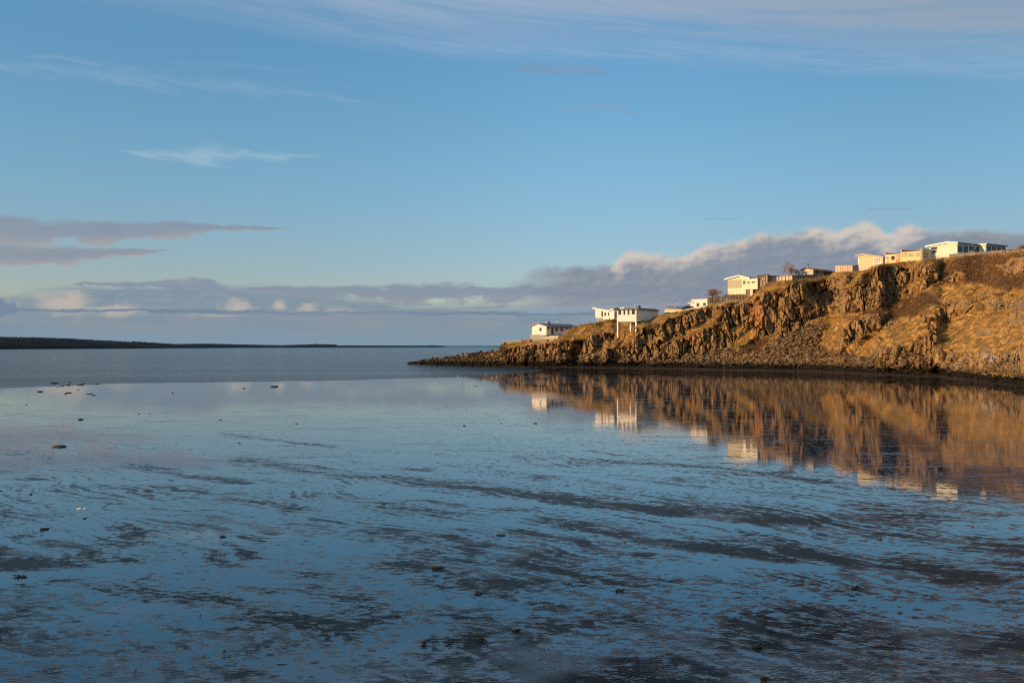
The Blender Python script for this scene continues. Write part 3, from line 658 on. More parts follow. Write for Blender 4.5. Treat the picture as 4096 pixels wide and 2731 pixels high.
def clap(c_, dirt, pitch=.2, vert=False):
    def f(t, b):
        p = posn(); px, py, pz = sep(p); n = noise(xyz(px * .4, py * .4, pz * 2), 1.0, 5, .6)
        t.links.new(mixc((n.sstep(.45, .8) * .45).clamp(), c_, dirt).v, b.inputs['Base Color'])
        q = X.m('FRACT', ((px * .79 + py * .61) if vert else pz) * (1 / pitch)); bp = t.nodes.new('ShaderNodeBump')
        bp.inputs['Strength'].default_value = .8; bp.inputs['Distance'].default_value = .05
        t.links.new((q.sstep(0, .12) if vert else q).v, bp.inputs['Height']); t.links.new(bp.outputs[0], b.inputs['Normal'])
    return f
def rustwall(t, b):
    p = posn(); px, py, pz = sep(p); n = noise(xyz(px * .5, py * .5, pz * .22), 1.0, 5, .65); n2 = noise(p, 3.0, 5, .65)
    c0 = mixc((n2 - .3).clamp() * .6, (.78, .61, .30), (.66, .49, .22))
    t.links.new(mixc((n.sstep(.50, .66) * .8), c0, (.72, .27, .045)).v, b.inputs['Base Color'])
WHITE = mat('white_paint', stucco((.80, .78, .73), (.62, .60, .55), .25))
WHITE2 = mat('white_boards', clap((.80, .78, .72), (.68, .66, .6), .22))
FASC = mat('white_fascia', colour=(.85, .84, .80), rough=.6, var=.06)
GREYC = mat('grey_concrete', stucco((.34, .33, .30), (.22, .21, .18), .7))
MOSSC = mat('mossy_concrete', stucco((.24, .21, .12), (.12, .12, .05), .9))
CREAM = mat('cream_wall', stucco((.80, .74, .52), (.66, .58, .38), .4))
CREAM2 = mat('cream_clapboard', clap((.66, .57, .36), (.54, .46, .28), .3))
OLIVEP = mat('olive_grey_panel', stucco((.46, .44, .29), (.40, .37, .24), .4))
BLUEG = mat('blue_grey_wall', clap((.30, .34, .37), (.24, .27, .3), .5, True))
PALEY = mat('pale_yellow_wall', clap((.74, .71, .56), (.66, .62, .48), 1.2, True))
PEACH = mat('grey_beige_wall', stucco((.42, .37, .31), (.36, .31, .26), .4))
RUST = mat('weathered_yellow_wall', rustwall)
GREYG = mat('grey_green_wall', stucco((.40, .39, .30), (.30, .30, .24), .5))
TERRA = mat('terracotta_wall', stucco((.42, .20, .13), (.34, .16, .1), .5))
ORANGE = mat('orange_panel', stucco((.60, .22, .05), (.5, .2, .06), .5))
def roof_m(name, c_): return mat(name, clap(c_, tuple(q * .75 for q in c_), .55, True), rough=.45, spec=.4)
RDARK = roof_m('dark_grey_roof', (.055, .065, .085)); RBLUE = roof_m('blue_grey_roof', (.10, .15, .24)); RRED = roof_m('maroon_roof', (.20, .035, .03)); RLIGHT = roof_m('pale_metal_roof', (.50, .47, .43))
RBROWN = mat('dark_brown_trim', colour=(.06, .03, .02), rough=.7, var=.2)
TAN = mat('tan_trim', colour=(.62, .36, .20), rough=.7, var=.15)
FW = mat('white_window_frame', colour=(.78, .76, .70), rough=.5); FB = mat('brown_window_frame', colour=(.16, .085, .04), rough=.6); FD = mat('dark_window_frame', colour=(.05, .09, .10), rough=.5); FR = mat('red_window_frame', colour=(.33, .11, .05), rough=.6)
def glass_b(c_, c2_):
    def f(t, b):
        p = posn(); n = noise(p, 1.6, 3, .5); t.links.new(mixc(n.sstep(.42, .6), c_, c2_).v, b.inputs['Base Color'])
    return f
GL = mat('window_glass', glass_b((.012, .014, .016), (.05, .045, .035)), rough=.06, spec=.7)
GLC = mat('curtained_glass', glass_b((.30, .32, .30), (.55, .52, .42)), rough=.12, spec=.6)
DOORB = mat('brown_door', colour=(.13, .05, .025), rough=.6, var=.2)
WOODB = mat('brown_boards', wood_build((.10, .062, .035), (.30, .20, .115), .16)); WOODG = mat('grey_boards', wood_build((.17, .14, .115), (.36, .295, .22), .13)); WOODP = mat('pale_boards', wood_build((.55, .44, .31), (.74, .62, .45), .2))
WOODK = mat('pinkish_boards', wood_build((.62, .45, .36), (.78, .62, .50), .2)); WOODD = mat('dark_boards', wood_build((.05, .035, .025), (.10, .07, .05), .15))
METAL = mat('galvanised_metal', colour=(.55, .55, .53), rough=.4, metal=.6, spec=.5); DKPOST = mat('dark_post', colour=(.045, .035, .03), rough=.8, var=.2); BLACK = mat('black_paint', colour=(.02, .02, .02), rough=.7)
BLUEBOX = mat('blue_flue_casing', colour=(.06, .12, .17), rough=.5, var=.15)
def s2(*a): return [q for q in a]

# ---------------------------------------------------------------- white house with the grey basement, at the tip
c8 = lambda x, y: (2000 + x / 4.704, 1260 + y / 4.704)
def X8(x): return 2000 + x / 4.704
def Y8(y): return 1260 + y / 4.704
D1 = 312.0; fr = Fr(X8(873), D1, 40)
h = thing('seaside_house', fr.p(0, 0, fr.z(Y8(440))), 'white house with dark gabled roof and grey basement, lowest at the tip of the headland', 'house', 'houses on the headland')
w_ = fr.aL(X8(605)); d_ = 19.0; zb = fr.z(Y8(367)); ze = fr.z(Y8(205)); zr = fr.z(Y8(152)); zel = fr.z(Y8(208), w_); ar = fr.aL(X8(712))
prism(fr, [(0, zb), (w_, zb), (w_, zel), (ar, zr - .16), (0, ze)], 0, d_).build('wall', WHITE, h)
w2 = fr.aL(X8(568)); fbox(fr, -.0, w2, .06, d_, zb - 4.5, zb - .003).build('basement', GREYC, h)
bl = fbox(fr, w_ + .02, w2, .5, 3, zb, zb + 2.0); bl.build('porch', GREYC, h)
r = slab(fr, [(w_ + .9, zel - .02), (ar, zr + .05), (-.75, ze - .12)], .14, -.55, d_ + .5).build('roof', RDARK, h)
slab(fr, [(w_ + .95, zel - .0), (ar, zr + .07), (-.8, ze - .10)], .24, -.62, -.555).build('fascia', PEACH, r)
zc1 = fr.z(Y8(122), ar, 5.5); fbox(fr, ar - .5, ar + .5, 5.0, 6.6, zr - .4, zc1).build('chimney', GREYC, r)
window(h, fr, 'L', X8(742), X8(782), Y8(240), Y8(303), FW, GL)
for q in (755, 818): window(h, fr, 'L', X8(q), X8(q + 26), Y8(386), Y8(418), FW, GL, .14, off=.06)
for x1, x2, y1, y2, m_ in ((888, 926, 238, 256, GL), (1036, 1094, 236, 300, GL), (1133, 1190, 236, 302, GL), (1228, 1270, 238, 256, GL), (1296, 1336, 240, 256, GL)):
    window(h, fr, 'R', X8(x1), X8(x2), Y8(y1), Y8(y2), FW if x2 - x1 > 45 else FB, m_, .07, mull=0, bars=1 if x2 - x1 > 50 else 0)
dd_ = window(h, fr, 'R', X8(968), X8(1003), Y8(236), Y8(357), DOORB, DOORB, .06, name='door')
MB().tube(fr.p(-.08, fr.bR(X8(998)), zb + 1.0), fr.p(-.08, fr.bR(X8(998)) + .02, zb + 1.15), .03).build('handle', METAL, dd_)
lb = fbox(fr, -.22, -.02, fr.bR(X8(980)), fr.bR(X8(998)), fr.z(Y8(222), 0, 4), fr.z(Y8(209), 0, 4)); lb.build('wall_lamp', FASC, h)
# terraced timber steps beside it
fs = Fr(X8(1105), 309.0, 40); st_ = thing('timber_terrace', fs.p(0, 0, fs.z(Y8(440))), 'stepped sun-lit timber terrace against the basement of the lowest white house', 'terrace')
for i, (x1, x2, y1, y2) in enumerate(((925, 1105, 392, 400), (895, 1095, 404, 413), (860, 1050, 418, 426))):
    aa, ab = fs.aL(X8(x2)), fs.aL(X8(x1)); zz1, zz2 = fs.z(Y8(y1), aa), fs.z(Y8(y2), aa)
    fbox(fs, aa, ab, -.4 * i, 1.4 - .4 * i, zz2 - 1.0, zz1).build('step', WOODP, st_)
# sea wall with its railing in front
def sw(x, y, dd=0.0):
    t_ = (x - 42) / 958.; return at(X8(x), Y8(y), 319.5 - 10.5 * t_ + dd)
wl = thing('retaining_wall', tuple(sw(300, 560)), 'long low mossy concrete wall with a pale railing in front of the lowest white house', 'wall')
m_ = MB(); tp3 = [(42, 508, 640), (560, 474, 560), (690, 470, 540), (880, 456, 520)]
for (x1, y1, b1), (x2, y2, b2) in zip(tp3[:-1], tp3[1:]):
    m_.hexa([sw(x1, b1), sw(x2, b2), sw(x2, b2, .4), sw(x1, b1, .4)], [sw(x1, y1), sw(x2, y2), sw(x2, y2, .4), sw(x1, y1, .4)])
m_.build('wall', MOSSC, wl)
for dy in (0, 12, 23):
    rb = MB().tube(sw(42, 481 + dy, .1), sw(570, 459 + dy * .7, .1), .045); rb.tube(sw(570, 459 + dy * .6, .1), sw(1000, 432 + dy * .6, .1), .045); rb.build('rail', PEACH, wl)
for i in range(11):
    x = 42 + i * 90; yt_ = 481 - min(x - 42, 528) * .0417 - max(0, x - 570) * .063; MB().tube(sw(x, yt_ + 50, .1), sw(x, yt_, .1), .04).build('post', PEACH, wl)
fb_ = Fr(X8(565), 313, 10); o = fbox(fb_, 0, fb_.aL(X8(462)), 0, 1.5, fb_.z(Y8(520)), fb_.z(Y8(448))).build('garden_shed', TERRA)
tag(o, 'small low terracotta coloured box shed against the left end of the lowest white house', 'shed')

# ---------------------------------------------------------------- white butterfly-roofed house
def X7(x): return 2340 + x / 6.918
def Y7(y): return 1200 + y / 6.918
fr = Fr(X7(808), 306.5, 38)
h = thing('butterfly_roof_house', fr.p(0, 0, fr.z(Y7(520))), 'white house with an upswept V-shaped roof, just left of the house on stilts', 'house', 'houses on the headland')
aL_ = lambda x: fr.aL(X7(x))
wl_ = aL_(278); av = aL_(655); a2 = aL_(703)
tp_ = lambda x, y: (aL_(x), fr.z(Y7(y), aL_(x)))
prism(fr, [(0, fr.z(Y7(640))), (a2, fr.z(Y7(640))), (a2, fr.z(Y7(280), a2)), (0, fr.z(Y7(246)))], 0, 9).build('wall', WHITE, h)
prism(fr, [tp_(497, 530), tp_(703, 530), tp_(703, 286), tp_(655, 290), tp_(497, 262)][::-1], .12, 8.9).build('wall', WHITE, h)
prism(fr, [tp_(290, 498), tp_(496, 498), tp_(496, 262), tp_(276, 238)][::-1], .05, 8.9).build('wall', WHITE2, h)
prism(fr, [tp_(300, 680), tp_(702, 680), tp_(702, 531), tp_(495, 531), tp_(495, 499), tp_(300, 499)][::-1], .6, 8.5).build('basement', BLUEG, h)
r = slab(fr, [tp_(806, 236), tp_(665, 284), tp_(228, 206)], .12, -.5, 9.5).build('roof', RLIGHT, h)
slab(fr, [tp_(809, 232), tp_(665, 280), tp_(225, 203)], .42, -.62, -.505).build('fascia', FASC, r)
fbox(fr, -.25, .9, .3, 8.5, fr.z(Y7(246)) , fr.z(Y7(262), 0) + .6).build('fascia', RDARK, r)
for x1, x2, y1, y2 in ((460, 490, 312, 458), (543, 578, 352, 433), (640, 665, 349, 430)):
    window(h, fr, 'L', X7(x1), X7(x2), Y7(y1), Y7(y2), FB, GL, .05, off=.05 if x1 < 497 else .12, proud=.09)
window(h, fr, 'R', X7(840), X7(872), Y7(335), Y7(465), FW, GL, .06)
# thin posts standing along the grass ridge
pl_ = [(1218, 500, 463, 'weathered post alone on the grass ridge between the lowest house and the V-roofed house'), (1343, 470, 430, 'dark fence post on the ridge below the left end of the V-roofed house'),
       (1372, 460, 437, 'shortest dark post beside a white lamp below the V-roofed house'), (1475, 425, 403, 'dark post right of centre below the V-roofed house'), (1081, 512, 481, 'dark fence post standing against the far end of the dark gabled roof')]
for x, y1, y2, lb_ in pl_:
    xx, _ = c1(x, 0); D_ = crestD(xx) + 1.0; p0 = at(xx, c1(0, y1)[1] + 6, D_); p1 = at(xx, c1(0, y2)[1], D_)
    o = MB(); o.hexa([(p0[0] - .13, p0[1] - .1, p0[2]), (p0[0] + .13, p0[1] - .1, p0[2]), (p0[0] + .13, p0[1] + .1, p0[2]), (p0[0] - .13, p0[1] + .1, p0[2])],
                     [(p1[0] - .10, p0[1] - .08, p1[2]), (p1[0] + .10, p0[1] - .08, p1[2] - .05), (p1[0] + .10, p0[1] + .08, p1[2] - .05), (p1[0] - .10, p0[1] + .08, p1[2])])
    tag(o.build('fence_post', DKPOST), lb_, 'post', 'posts along the grass ridge')
p0 = at(X7(497), Y7(610), 303.0); p1 = at(X7(497), Y7(578), 303.0); p2 = at(X7(497), Y7(562), 303.)
t = thing('garden_lamp', tuple(p0), 'small white globe garden lamp below the V-roofed house', 'lamp'); MB().tube(p0 - [0, 0, .4], p1, .05).build('pole', METAL, t); MB().tube(p1, p2, .12, .06, 8).build('lamp_shade', FASC, t)

# ---------------------------------------------------------------- house on stilts
Dq = Dter(*[q * K_ for q in (1461, 758)]); fr = Fr(X7(1422), Dq, 38)
h = thing('stilt_house', fr.p(0, 0, fr.z(Y7(842))), 'white box house standing on three tall white stilts above the grass, four windows in front', 'house', 'houses on the headland')
w_ = fr.aL(X7(883)); d_ = fr.bR(X7(2030)); zf = fr.z(Y7(588)); zt = fr.z(Y7(262)); zt2 = fr.z(Y7(243), 0, d_)
prism(fr, [(0, zf), (w_, zf), (w_, zt), (0, zt)], 0, d_).build('wall', WHITE2, h)
r = fbox(fr, -.5, w_ + .35, -.45, d_ + .35, zt + .004, zt + .30).build('roof', RDARK, h)
fbox(fr, -.30, w_ + .3, -.52, -.455, zt - .02, zt + .24).build('fascia', RBROWN, r)
bq = 1.2; ga = fr.aL(X7(975), bq); gb = fr.aL(X7(1088), bq)
za = zt + .31; zb2 = fr.z(Y7(207), gb, bq)
prism(fr, [(ga, za), (gb, za), (gb, zb2), (ga, za + .12)], bq, d_ * .9).build('raised_roof', RDARK, r)
prism(fr, [(ga + .1, za + .05), (gb - .0, zb2 - .28), (gb - .0, zb2 + .06), (ga + .1, za + .34)], bq - .1, bq - .005).build('fascia', FASC, r)
prism(fr, [(gb - .01, za), (-.3, za), (-.3, za + .18), (gb - .01, zb2 - .05)], bq, d_ * .9 - .2).build('raised_roof', RDARK, r)
bc = fr.bR(X7(1500), 1.5)
zch = fr.z(Y7(146), 2, bc)
ca_ = fr.aL(X7(1492), bc); fbox(fr, ca_, ca_ + 1.0, bc, bc + 1.1, zt + .3, zch).build('chimney', BLUEBOX, r)
pa = fr.aL(X7(1378), 3.0); MB().tube(fr.p(pa, 3.0, zt + .3), fr.p(pa, 3.0, fr.z(Y7(141), pa, 3)), .14, n=8).build('vent_pipe', METAL, r)
for x1, x2, y1, y2 in ((926, 998, 286, 403), (1069, 1110, 286, 400), (1183, 1225, 281, 399), (1298, 1376, 274, 390)):
    window(h, fr, 'L', X7(x1), X7(x2), Y7(y1), Y7(y2), FB, GL, .07, mull=1 if x2 - x1 > 60 else 0)
for a, b, yb_ in ((.0, .0, 855), (w_ - .42, .0, 905), (fr.aL(X7(1272), 1.6), 1.6, 835)):
    fbox(fr, a, a + .42, b + .02, b + .42, fr.z(Y7(yb_), a, b) - 1.6, zf - .003).build('stilt', WHITE, h)
fbox(fr, .1, w_ - .1, .6, 1.0, zf - .35, zf - .004).build('floor_beam', GREYC, h)
fbox(fr, -.012, .0, .02, d_ - .02, fr.z(Y7(466)) - .03, fr.z(Y7(466)) + .03).build('siding_joint', GREYC, h)
# stack of pale planks under it
t = thing('plank_stack', tuple(at(X7(1420), Y7(690), Dq + 5)), 'untidy stack of pale planks lying on the ground beneath the house on stilts', 'planks')
rnd = random.Random(4)
for i in range(9):
    x1 = 1225 + rnd.random() * 120; x2 = x1 + 150 + rnd.random() * 130; yy = 640 + rnd.random() * 45; D_ = Dq + 3.5 + rnd.random() * 1.5
    p, q = at(X7(x1), Y7(yy + 12), D_), at(X7(min(x2, 1612)), Y7(yy - 8 + rnd.random() * 14), D_ + rnd.random())
    MB().hexa([p + [0, -.15, -.05], q + [0, -.15, -.05], q + [0, .15, -.05], p + [0, .15, -.05]], [p + [0, -.15, .05], q + [0, -.15, .05], q + [0, .15, .05], p + [0, .15, .05]]).build('plank', WOODP, t)

# ---------------------------------------------------------------- long low house with the blue roof
def X9(x): return 2560 + x / 5.3455
def Y9(y): return 1130 + y / 5.3455
fr = Fr(X9(1010), 294.0, 30)
h = thing('low_blue_roof_house', fr.p(0, 0, fr.z(Y9(650))), 'low beige and cream house under a single-slope dark blue roof, behind the white guard rail', 'house', 'houses on the headland')
a_ = lambda x: fr.aL(X9(x)); z_ = lambda x, y: fr.z(Y9(y), a_(x))
prism(fr, [(a_(930), z_(930, 590)), (a_(525), z_(525, 590)), (a_(525), z_(525, 524)), (a_(930), z_(930, 566))], .1, 10).build('wall', PEACH, h)
prism(fr, [(a_(1010), z_(1010, 640)), (a_(525), z_(525, 640)), (a_(525), z_(525, 591)), (a_(1010), z_(1010, 580))], .0, 10).build('wall', CREAM, h)
prism(fr, [(a_(1010), z_(1010, 740)), (a_(527), z_(527, 740)), (a_(527), z_(527, 641)), (a_(1010), z_(1010, 641))], .25, 10).build('basement', BLUEG, h)
nl, nr_ = fr.p(a_(490), -.5, z_(490, 516)), fr.p(a_(1020), -.5, z_(1020, 572)); bf = fr.bR(X9(1108), a_(1020)); bf = min(max(bf, 4), 14)
fl = fr.p(a_(490), bf, fr.z(Y9(516), a_(490), bf)); frr = fr.p(a_(1020), bf, fr.z(Y9(518), a_(1020), bf)); dn = lambda q: (q[0], q[1], q[2] - .22)
r = MB().hexa([dn(nl), dn(nr_), dn(frr), dn(fl)], [nl, nr_, frr, fl]).build('roof', RBLUE, h)
for x1, x2 in ((592, 616), (622, 648)): window(h, fr, 'L', X9(x1), X9(x2), Y9(625), Y9(672), FD, GL, .06, off=.25, proud=.3)
for x1, x2 in ((712, 732),): window(h, fr, 'L', X9(x1), X9(x2), Y9(618), Y9(655), FD, GL, .06, off=.25, proud=.3)
def unclear_shape(x1, x2, y1, y2, D_):
    p = at(X9(x1), Y9(y2), D_); q = at(X9(x2), Y9(y1), D_); t = thing('unclear_dark_shape', tuple(p), 'unclear dark arched shape, built as a seat, on the grass in front of the blue-roofed house', 'unclear_shape')
    L = q[0] - p[0]; MB().hexa([p + [0, 0, .35], p + [L, 0, .35], p + [L, .4, .35], p + [0, .4, .35]], [p + [0, 0, .42], p + [L, 0, .42], p + [L, .4, .42], p + [0, .4, .42]]).build('seat', DKPOST, t)
    b = MB()
    for i in range(8):
        u0, u1 = i / 8, (i + 1) / 8; f0, f1 = .75 + .2 * math.sin(u0 * math.pi), .75 + .2 * math.sin(u1 * math.pi)
        b.tube(p + [L * u0, .4, f0], p + [L * u1, .4, f1], .04)
    b.build('backrest', DKPOST, t)
    for u in (.05, .95): MB().tube(p + [L * u, .05, -.3], p + [L * u, .05, .4], .03).build('leg', DKPOST, t); MB().tube(p + [L * u, .4, -.3], p + [L * u, .4, .8], .03).build('leg', DKPOST, t)
unclear_shape(530, 590, 670, 692, 291.5)  # seat form given to an unclear, car-like dark shape
# street lamps
def street_lamp(x, ybase, ytop, D_, side, label, curved=False):
    p = at(x, ybase, D_); q = at(x, ytop, D_); t = thing('street_lamp', tuple(p), label, 'street lamp', 'street lamps')
    MB().tube(p, q, .13, .08, 8).build('pole', METAL, t)
    L = side; e = q + [L, 0, .25 if curved else .05]; m_ = MB()
    if curved: m_.tube(q, q + [L * .35, 0, .28], .07).tube(q + [L * .35, 0, .28], e + [0, 0, .1], .07)
    else: m_.tube(q, e, .07)
    m_.build('arm', METAL, t)
    d_ = 1 if L > 0 else -1; s_ = e + ([0, 0, .1] if curved else [0, 0, 0])
    v = []; 
    for u, wd, ht in ((-.1, .1, .06), (.25, .2, .14), (.8, .18, .12), (1.0, .07, .04)):
        c0 = s_ + np.array([d_ * u * 1.0, 0, 0]); v += [c0 + [0, -wd, 0], c0 + [0, wd, 0], c0 + [0, wd * .7, ht], c0 + [0, -wd * .7, ht]]
    f = [(0, 1, 2, 3), (12, 15, 14, 13)] + [(4 * i + j, 4 * i + (j + 1) % 4, 4 * i + 4 + (j + 1) % 4, 4 * i + 4 + j) for i in range(3) for j in range(4)]
    MB().add(v, f).build('lamp_head', FASC, t)
street_lamp(X9(746), Y9(600), Y9(466), 288.5, .35, 'street lamp with small white head, upright in front of the blue-roofed house')
street_lamp(X8(1208), Y8(420), Y8(152), 345, -2.2, 'street lamp whose curved pale arm shows above the roof of the lowest house', True)
# guard rail climbing along the road
t = thing('guard_rail', tuple(at(X9(1000), Y9(590), 286)), 'white and rust-stained guard rail climbing the road edge below the white flat-roofed house', 'guard rail')
gp = [(650, 655), (760, 610), (860, 606), (940, 590), (1060, 555), (1180, 528), (1300, 508), (1440, 484)]
gd = [288.5, 287.5, 286.5, 286, 285.5, 285, 284, 283]; m1 = MB(); m2 = MB()
for (p, q), (d0, d1) in zip(zip(gp[:-1], gp[1:]), zip(gd[:-1], gd[1:])):
    for m_, dy, hh in ((m1, 0, .09), (m2, 13, .16)):
        a, b = at(X9(p[0]), Y9(p[1] + dy), d0), at(X9(q[0]), Y9(q[1] + dy), d1)
        m_.hexa([a + [0, 0, -hh], b + [0, 0, -hh], b + [0, .08, -hh], a + [0, .08, -hh]], [a + [0, 0, hh], b + [0, 0, hh], b + [0, .08, hh], a + [0, .08, hh]])
m1.build('top_rail', WOODP, t); m2.build('beam', FASC, t)
for (p, d0) in zip(gp, gd):
    a = at(X9(p[0]), Y9(p[1] - 6), d0); MB().hexa([a + [-.08, .09, -2.2], a + [.08, .09, -2.2], a + [.08, .2, -2.2], a + [-.08, .2, -2.2]], [a + [-.08, .09, 0], a + [.08, .09, 0], a + [.08, .2, 0], a + [-.08, .2, 0]]).build('post', DKPOST, t)
# parked car
def car(cx, cy, D_, yaw, paint, label):
    p = at(cx, cy, D_); t = thing('parked_car', tuple(p), label, 'car'); ca, sa = math.cos(yaw), math.sin(yaw)
    def P(u, v, w): return (p[0] + u * ca - v * sa, p[1] + u * sa + v * ca, p[2] + w)
    prof = [(-2.1, .35), (-2.15, .75), (-1.9, .95), (-1.35, 1.0), (-.8, 1.42), (.55, 1.45), (1.25, 1.0), (2.0, .88), (2.15, .6), (2.1, .3)]
    v = []; n = len(prof)
    for s_ in (-1, 1):
        for u, w in prof: v.append(P(u, s_ * (.82 if w < 1.1 else .66), w))
    MB().add(v, [tuple(range(n)), tuple(range(n, 2 * n))[::-1]] + [(i, n + i, n + (i + 1) % n, (i + 1) % n) for i in range(n)]).build('body', paint, t)
    g = [(-1.2, 1.02), (-.75, 1.37), (.5, 1.39), (1.08, 1.02)]
    for s_ in (-1, 1):
        MB().add([P(u, s_ * (.835 - (w - 1.02) * .42), w) for u, w in g] + [P(u, s_ * (.80 - (w - 1.02) * .42), w) for u, w in g], [(0, 1, 2, 3), (7, 6, 5, 4), (0, 4, 5, 1), (1, 5, 6, 2), (2, 6, 7, 3), (3, 7, 4, 0)]).build('side_window', GL, t)
        for u in (-1.35, 1.35):
            wh = MB().tube(P(u, s_ * .62, .32), P(u, s_ * .84, .32), .32, n=14).build('wheel', BLACK, t); MB().tube(P(u, s_ * .842, .32), P(u, s_ * .86, .32), .18, n=10).build('rim', METAL, wh)
        for u, m_ in ((2.14, FASC), (-2.14, TERRA)): MB().tube(P(u, s_ * .58, .68), P(u * 1.012, s_ * .58, .68), .11, n=8).build('headlight' if u > 0 else 'tail_light', m_, t)
CARP = mat('dark_car_paint', colour=(.025, .03, .035), rough=.25, spec=.6)
car(X9(1030), Y9(590), 288.5, .1, CARP, 'dark parked car showing its roof above the guard rail')

# ---------------------------------------------------------------- white flat-roofed house
fr = Fr(X9(1443), 285.5, 38)
h = thing('flat_roof_house', fr.p(0, 0, fr.z(Y9(500))), 'small white flat-roofed house with two windows and a stepped canopy, left of the wooden fences', 'house', 'houses on the headland')
a_ = lambda x: fr.aL(X9(x)); z_ = lambda x, y: fr.z(Y9(y), a_(x))
fbox(fr, 0, a_(1125), 0, 9, fr.z(Y9(600)), z_(1300, 378)).build('wall', WHITE, h)
fbox(fr, a_(1124), a_(1068), .2, 8, fr.z(Y9(600)), z_(1100, 440)).build('wall', WHITE, h)
r = fbox(fr, -.25, a_(1122), -.35, 9.2, z_(1300, 378) + .003, z_(1300, 356)).build('roof', FASC, h)
fbox(fr, -.3, a_(1118), -.40, 9.3, z_(1300, 356) + .003, z_(1300, 350)).build('roof_edge', TERRA, r)
fbox(fr, a_(1150), a_(1030), -.45, 7, z_(1090, 446), z_(1090, 428)).build('canopy', FASC, h)
fbox(fr, a_(1148), a_(1088), -.30, 7, z_(1090, 403), z_(1090, 388)).build('canopy', FASC, h)
for x1, x2, y1, y2 in ((1212, 1266, 442, 506), (1352, 1406, 436, 497)): window(h, fr, 'L', X9(x1), X9(x2), Y9(y1), Y9(y2), FR, GL, .06)

# ---------------------------------------------------------------- fences
def fence(name, p, q, bm, pm, label, cat='fence', nposts=6, rails=(), board=.16, gap=.012, post_w=.12, post_up=.05, posts_front=True, group='fences along the cliff top', jag=.03, seed=1):
    """p, q: (x, ytop, ybottom, D)"""
    A = at(p[0], p[1], p[3]); B = at(q[0], q[1], q[3]); zbA = at(p[0], p[2], p[3])[2]; zbB = at(q[0], q[2], q[3])[2]
    t = thing(name, tuple((A + B) / 2), label, cat, group); L = math.hypot(B[0] - A[0], B[1] - A[1]); u = np.array([(B[0] - A[0]) / L, (B[1] - A[1]) / L, 0]); nn = np.array([u[1], -u[0], 0])
    if nn[1] > 0: nn = -nn
    rr = random.Random(seed); m_ = MB(); x = 0
    def P(s, z, o): v = np.array([A[0], A[1], 0]) + u * s + nn * o; return (v[0], v[1], z)
    while x < L:
        w = min(board * (.8 + .4 * rr.random()), L - x); f0 = (x + w / 2) / L; zt = A[2] + (B[2] - A[2]) * f0 + (rr.random() - .5) * jag; zz = zbA + (zbB - zbA) * f0; o = rr.random() * .03
        m_.hexa([P(x, zz, o), P(x + w, zz, o), P(x + w, zz, o - .03), P(x, zz, o - .03)], [P(x, zt, o), P(x + w, zt, o), P(x + w, zt, o - .03), P(x, zt, o - .03)]); x += w + gap
    m_.build('board_panel', bm, t)
    for i in range(nposts):
        s = L * i / max(1, nposts - 1); f0 = s / L; zt = A[2] + (B[2] - A[2]) * f0 + post_up; zz = zbA + (zbB - zbA) * f0 - .3; o = .10 if posts_front else -.10
        MB().hexa([P(s - post_w / 2, zz, o - .04), P(s + post_w / 2, zz, o - .04), P(s + post_w / 2, zz, o + .05), P(s - post_w / 2, zz, o + .05)], [P(s - post_w / 2, zt, o - .04), P(s + post_w / 2, zt, o - .04), P(s + post_w / 2, zt, o + .05), P(s - post_w / 2, zt, o + .05)]).build('post', pm, t)
    for f1 in rails:
        za = zbA + (A[2] - zbA) * f1; zb_ = zbB + (B[2] - zbB) * f1
        MB().hexa([P(0, za - .06, .045), P(L, zb_ - .06, .045), P(L, zb_ - .06, .085), P(0, za - .06, .085)], [P(0, za + .06, .045), P(L, zb_ + .06, .045), P(L, zb_ + .06, .085), P(0, za + .06, .085)]).build('rail', pm, t)
    return t
def PF(c_, x, y1, y2, D_): X_, Y1 = c_(x, y1); _, Y2 = c_(x, y2); return (X_, Y1, Y2, D_)
c9 = lambda x, y: (X9(x), Y9(y))
fence('board_fence', PF(c9, 1447, 325, 440, 281.5), PF(c9, 1545, 316, 418, 281), WOODB, WOODB, 'shortest brown board fence, starting at the corner of the white flat-roofed house', nposts=3, seed=1)
fence('board_fence', PF(c9, 1547, 293, 410, 281), PF(c9, 1740, 288, 398, 280.3), WOODB, WOODB, 'brown board fence with a dark gap, directly under the round bare bush', nposts=4, seed=2)
fence('board_fence', PF(c9, 1762, 287, 396, 280.2), PF(c9, 1812, 285, 392, 280), WOODB, WOODB, 'narrow brown fence piece between a dark gap and the fence below the mural house', nposts=2, seed=3)
fence('board_fence', PF(c9, 1814, 260, 352, 279.8), PF(c9, 2262, 246, 345, 278), WOODB, WOODB, 'long brown board fence at the foot of the cream house with the bird mural', nposts=8, seed=4)
fence('board_fence', PF(c9, 2266, 150, 350, 277.6), PF(c9, 2352, 140, 330, 277.2), WOODG, WOODG, 'tall narrow grey board screen closing off the space under the mural house', nposts=2, seed=5, board=.3)
t = thing('garden_wall', tuple(at(X9(1800), Y9(460), 281)), 'mossy olive retaining wall carrying the brown board fences', 'wall'); m_ = MB()
wp = [(1445, 415, 500, 281.6), (1545, 405, 500, 281.1), (1640, 402, 470, 280.8), (1815, 392, 450, 280.0), (1900, 352, 440, 279.6), (2262, 346, 420, 278.1), (2280, 346, 420, 278.0)]
for (a, b) in zip(wp[:-1], wp[1:]):
    A0, A1, B0, B1 = at(X9(a[0]), Y9(a[2] + 40), a[3]), at(X9(a[0]), Y9(a[1]), a[3]), at(X9(b[0]), Y9(b[2] + 40), b[3]), at(X9(b[0]), Y9(b[1]), b[3])
    m_.hexa([A0, B0, B0 + [0, .4, 0], A0 + [0, .4, 0]], [A1, B1, B1 + [0, .4, 0], A1 + [0, .4, 0]])
m_.build('wall', MOSSC, t)

